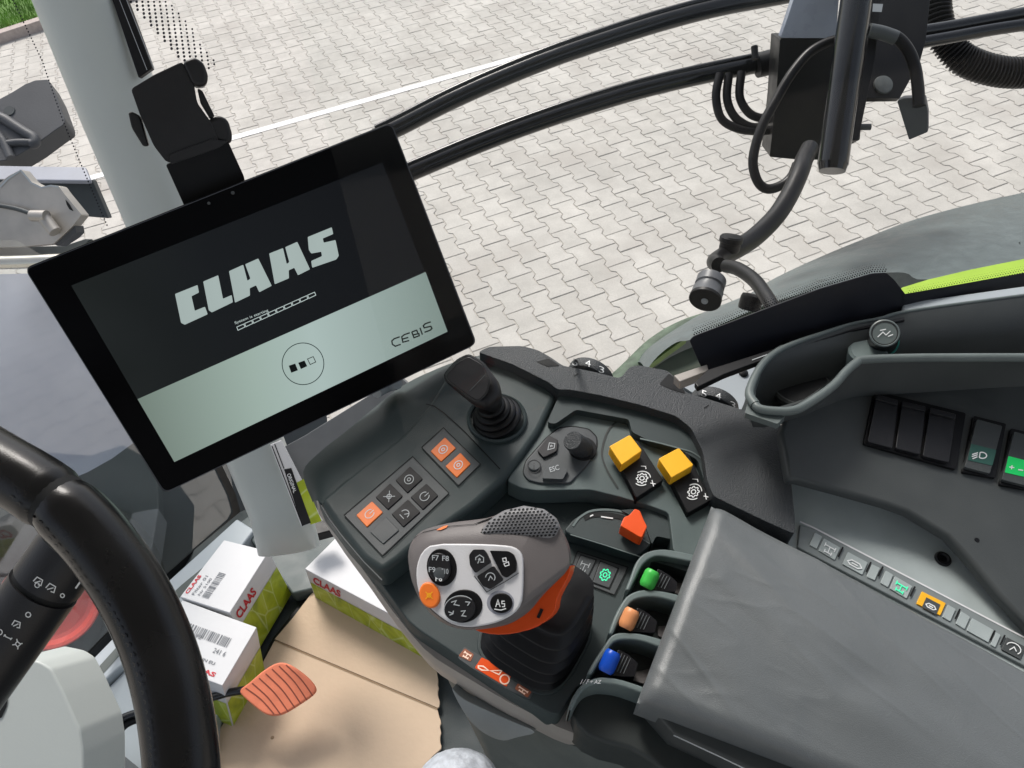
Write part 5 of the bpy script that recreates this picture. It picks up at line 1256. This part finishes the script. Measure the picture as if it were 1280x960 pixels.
# corrugated hose
cv = cat([D(*p, 1.5) for p in e5([(690, -60), (690, 60), (720, 200), (780, 300), (860, 385), (960, 435), (1080, 470), (1200, 485), (1330, 480), (1500, 440)])], 5)
vs, fs = [], []; nn_ = 22; a = None
for i, p in enumerate(cv):
    t = (cv[min(i+1, len(cv)-1)]-cv[max(i-1, 0)]).normalized()
    if a is None: a = t.cross(V((0, 0, 1))).normalized()
    a = (a-t*a.dot(t)).normalized(); b = t.cross(a)
    for rr, dd_ in ((.0205, -.0045), (.0285, -.0010), (.0285, .0010), (.0205, .0045)):
        for j in range(nn_): th = 2*math.pi*j/nn_; vs.append(p+t*dd_+(a*math.cos(th)+b*math.sin(th))*rr)
for i in range(len(cv)*4-1):
    for j in range(nn_): fs.append((i*nn_+j, i*nn_+(j+1) % nn_, (i+1)*nn_+(j+1) % nn_, (i+1)*nn_+j))
o = mk('corrugated_hose', vs, fs, m_rub, None, ang=30); tag(o, 'thick black corrugated hose curving under the right-hand rails', 'hose')
# monitor arm cable with clamp knobs
ca = thing('goose_neck_arm', 'black S-shaped arm rising from the side console with round clamp knobs', 'support arm', on(SL, 985, 432))
e7 = crop(840, 200, 4)
pth = e7([(570, 940), (555, 870), (520, 770), (470, 680), (410, 600), (330, 545), (270, 530)])
dds = [.70, .72, .75, .78, .81, .84, .86]
tube('lower_arm', [D(x, y, d_) for (x, y), d_ in zip(pth, dds)], lambda t: .0072, m_rub, ca, 20)
pth = e7([(235, 525), (215, 510), (250, 485), (330, 440), (420, 380), (520, 280), (590, 170), (640, 60), (660, 0), (690, -60)])
tube('upper_arm', [D(x, y, .88+.02*i) for i, (x, y) in enumerate(pth)], lambda t: .0085+.003*min(1, t*3), m_rub, ca, 20)
k0 = D(*e7([(165, 700)])[0], .80); k1 = D(*e7([(215, 560)])[0], .815); kx2 = (k1-k0).normalized(); hl = (k1-k0).length
kx2 = ((k1-k0).normalized()+FW*.12).normalized()
lathe('clamp_knob', k0, kx2, [(.0150, 0), (.0160, .001), (.0160, .003), (.0155, .004), (.0155, .013), (.0135, .0145), (.0135, .017), (.0150, .0185), (.0150, .028), (.011, .031)], mat('knob_grey', (.10, .105, .115), .35), ca, 40)
kf = lathe('knob_face', k0-kx2*.001, kx2, [(.0155, 0), (.0162, .0006), (.0162, .004)], m_bk, ca, 40)
lathe('knob_stud', k0-kx2*.003, kx2, [(.0030, 0), (.0034, .001), (.0034, .0025)], m_gp, ca, 20)
k2 = D(*e7([(295, 405)])[0], .92)
lathe('clamp_knob', k2, V((.2, .3, .9)), [(.011, -.012), (.012, -.010), (.012, -.002), (.0135, -.001), (.0135, .004), (.012, .006), (.004, .0065)], m_bk, ca, 36)
k3 = D(*e7([(400, 690)])[0], .82)
lathe('clamp_knob', k3, V((.3, .4, .85)), [(.011, -.012), (.0115, -.01), (.0115, 0), (.0105, .003), (.004, .004)], m_bk, ca, 30)

# ================================================================ CAB ROOF (unseen, above and behind the camera; added to cut sky reflections)
rf = [V((-.75, .80, 3.22)), V((.75, .72, 3.22)), V((1.0, -.2, 3.22)), V((.9, -1.3, 3.22)), V((-.9, -1.3, 3.22)), V((-1.05, -.2, 3.22))]
o = prism('cab_roof', None, zp(3.22), -.12, mat('roof_lining', (.42, .42, .40), .8), None, .02, 2, P=rf); o['kind'] = 'structure'

# ================================================================ LIGHT
w = bpy.data.worlds.new('World'); S.world = w; w.use_nodes = True; nt = w.node_tree; bg = nt.nodes['Background']
sk = nt.nodes.new('ShaderNodeTexSky'); sk.sky_type = 'NISHITA'; sk.sun_disc = False; SE, SA = R_(52), R_(250)
sk.sun_elevation = SE; sk.dust_density = 3.5; sk.ozone_density = .6; sk.altitude = 100
hs = nt.nodes.new('ShaderNodeHueSaturation'); hs.inputs['Saturation'].default_value = .45
nt.links.new(sk.outputs[0], hs.inputs['Color']); nt.links.new(hs.outputs[0], bg.inputs[0]); bg.inputs[1].default_value = .108
sdir = V((math.cos(SE)*math.cos(R_(105)), math.cos(SE)*math.sin(R_(105)), math.sin(SE)))
sk.sun_rotation = math.atan2(sdir.x, sdir.y)
ld = bpy.data.lights.new('sun', 'SUN'); ld.energy = 1.75; ld.angle = R_(17); ld.color = (1, .95, .89)
lo = bpy.data.objects.new('sun', ld); COL.objects.link(lo); lo.rotation_euler = sdir.to_track_quat('Z', 'Y').to_euler(); lo.location = sdir*20
S.view_settings.view_transform = 'Standard'; S.view_settings.look = 'None'; S.view_settings.exposure = .75; S.view_settings.gamma = 1
S.render.engine = 'CYCLES'
S.render.resolution_x = 1024; S.render.resolution_y = 768
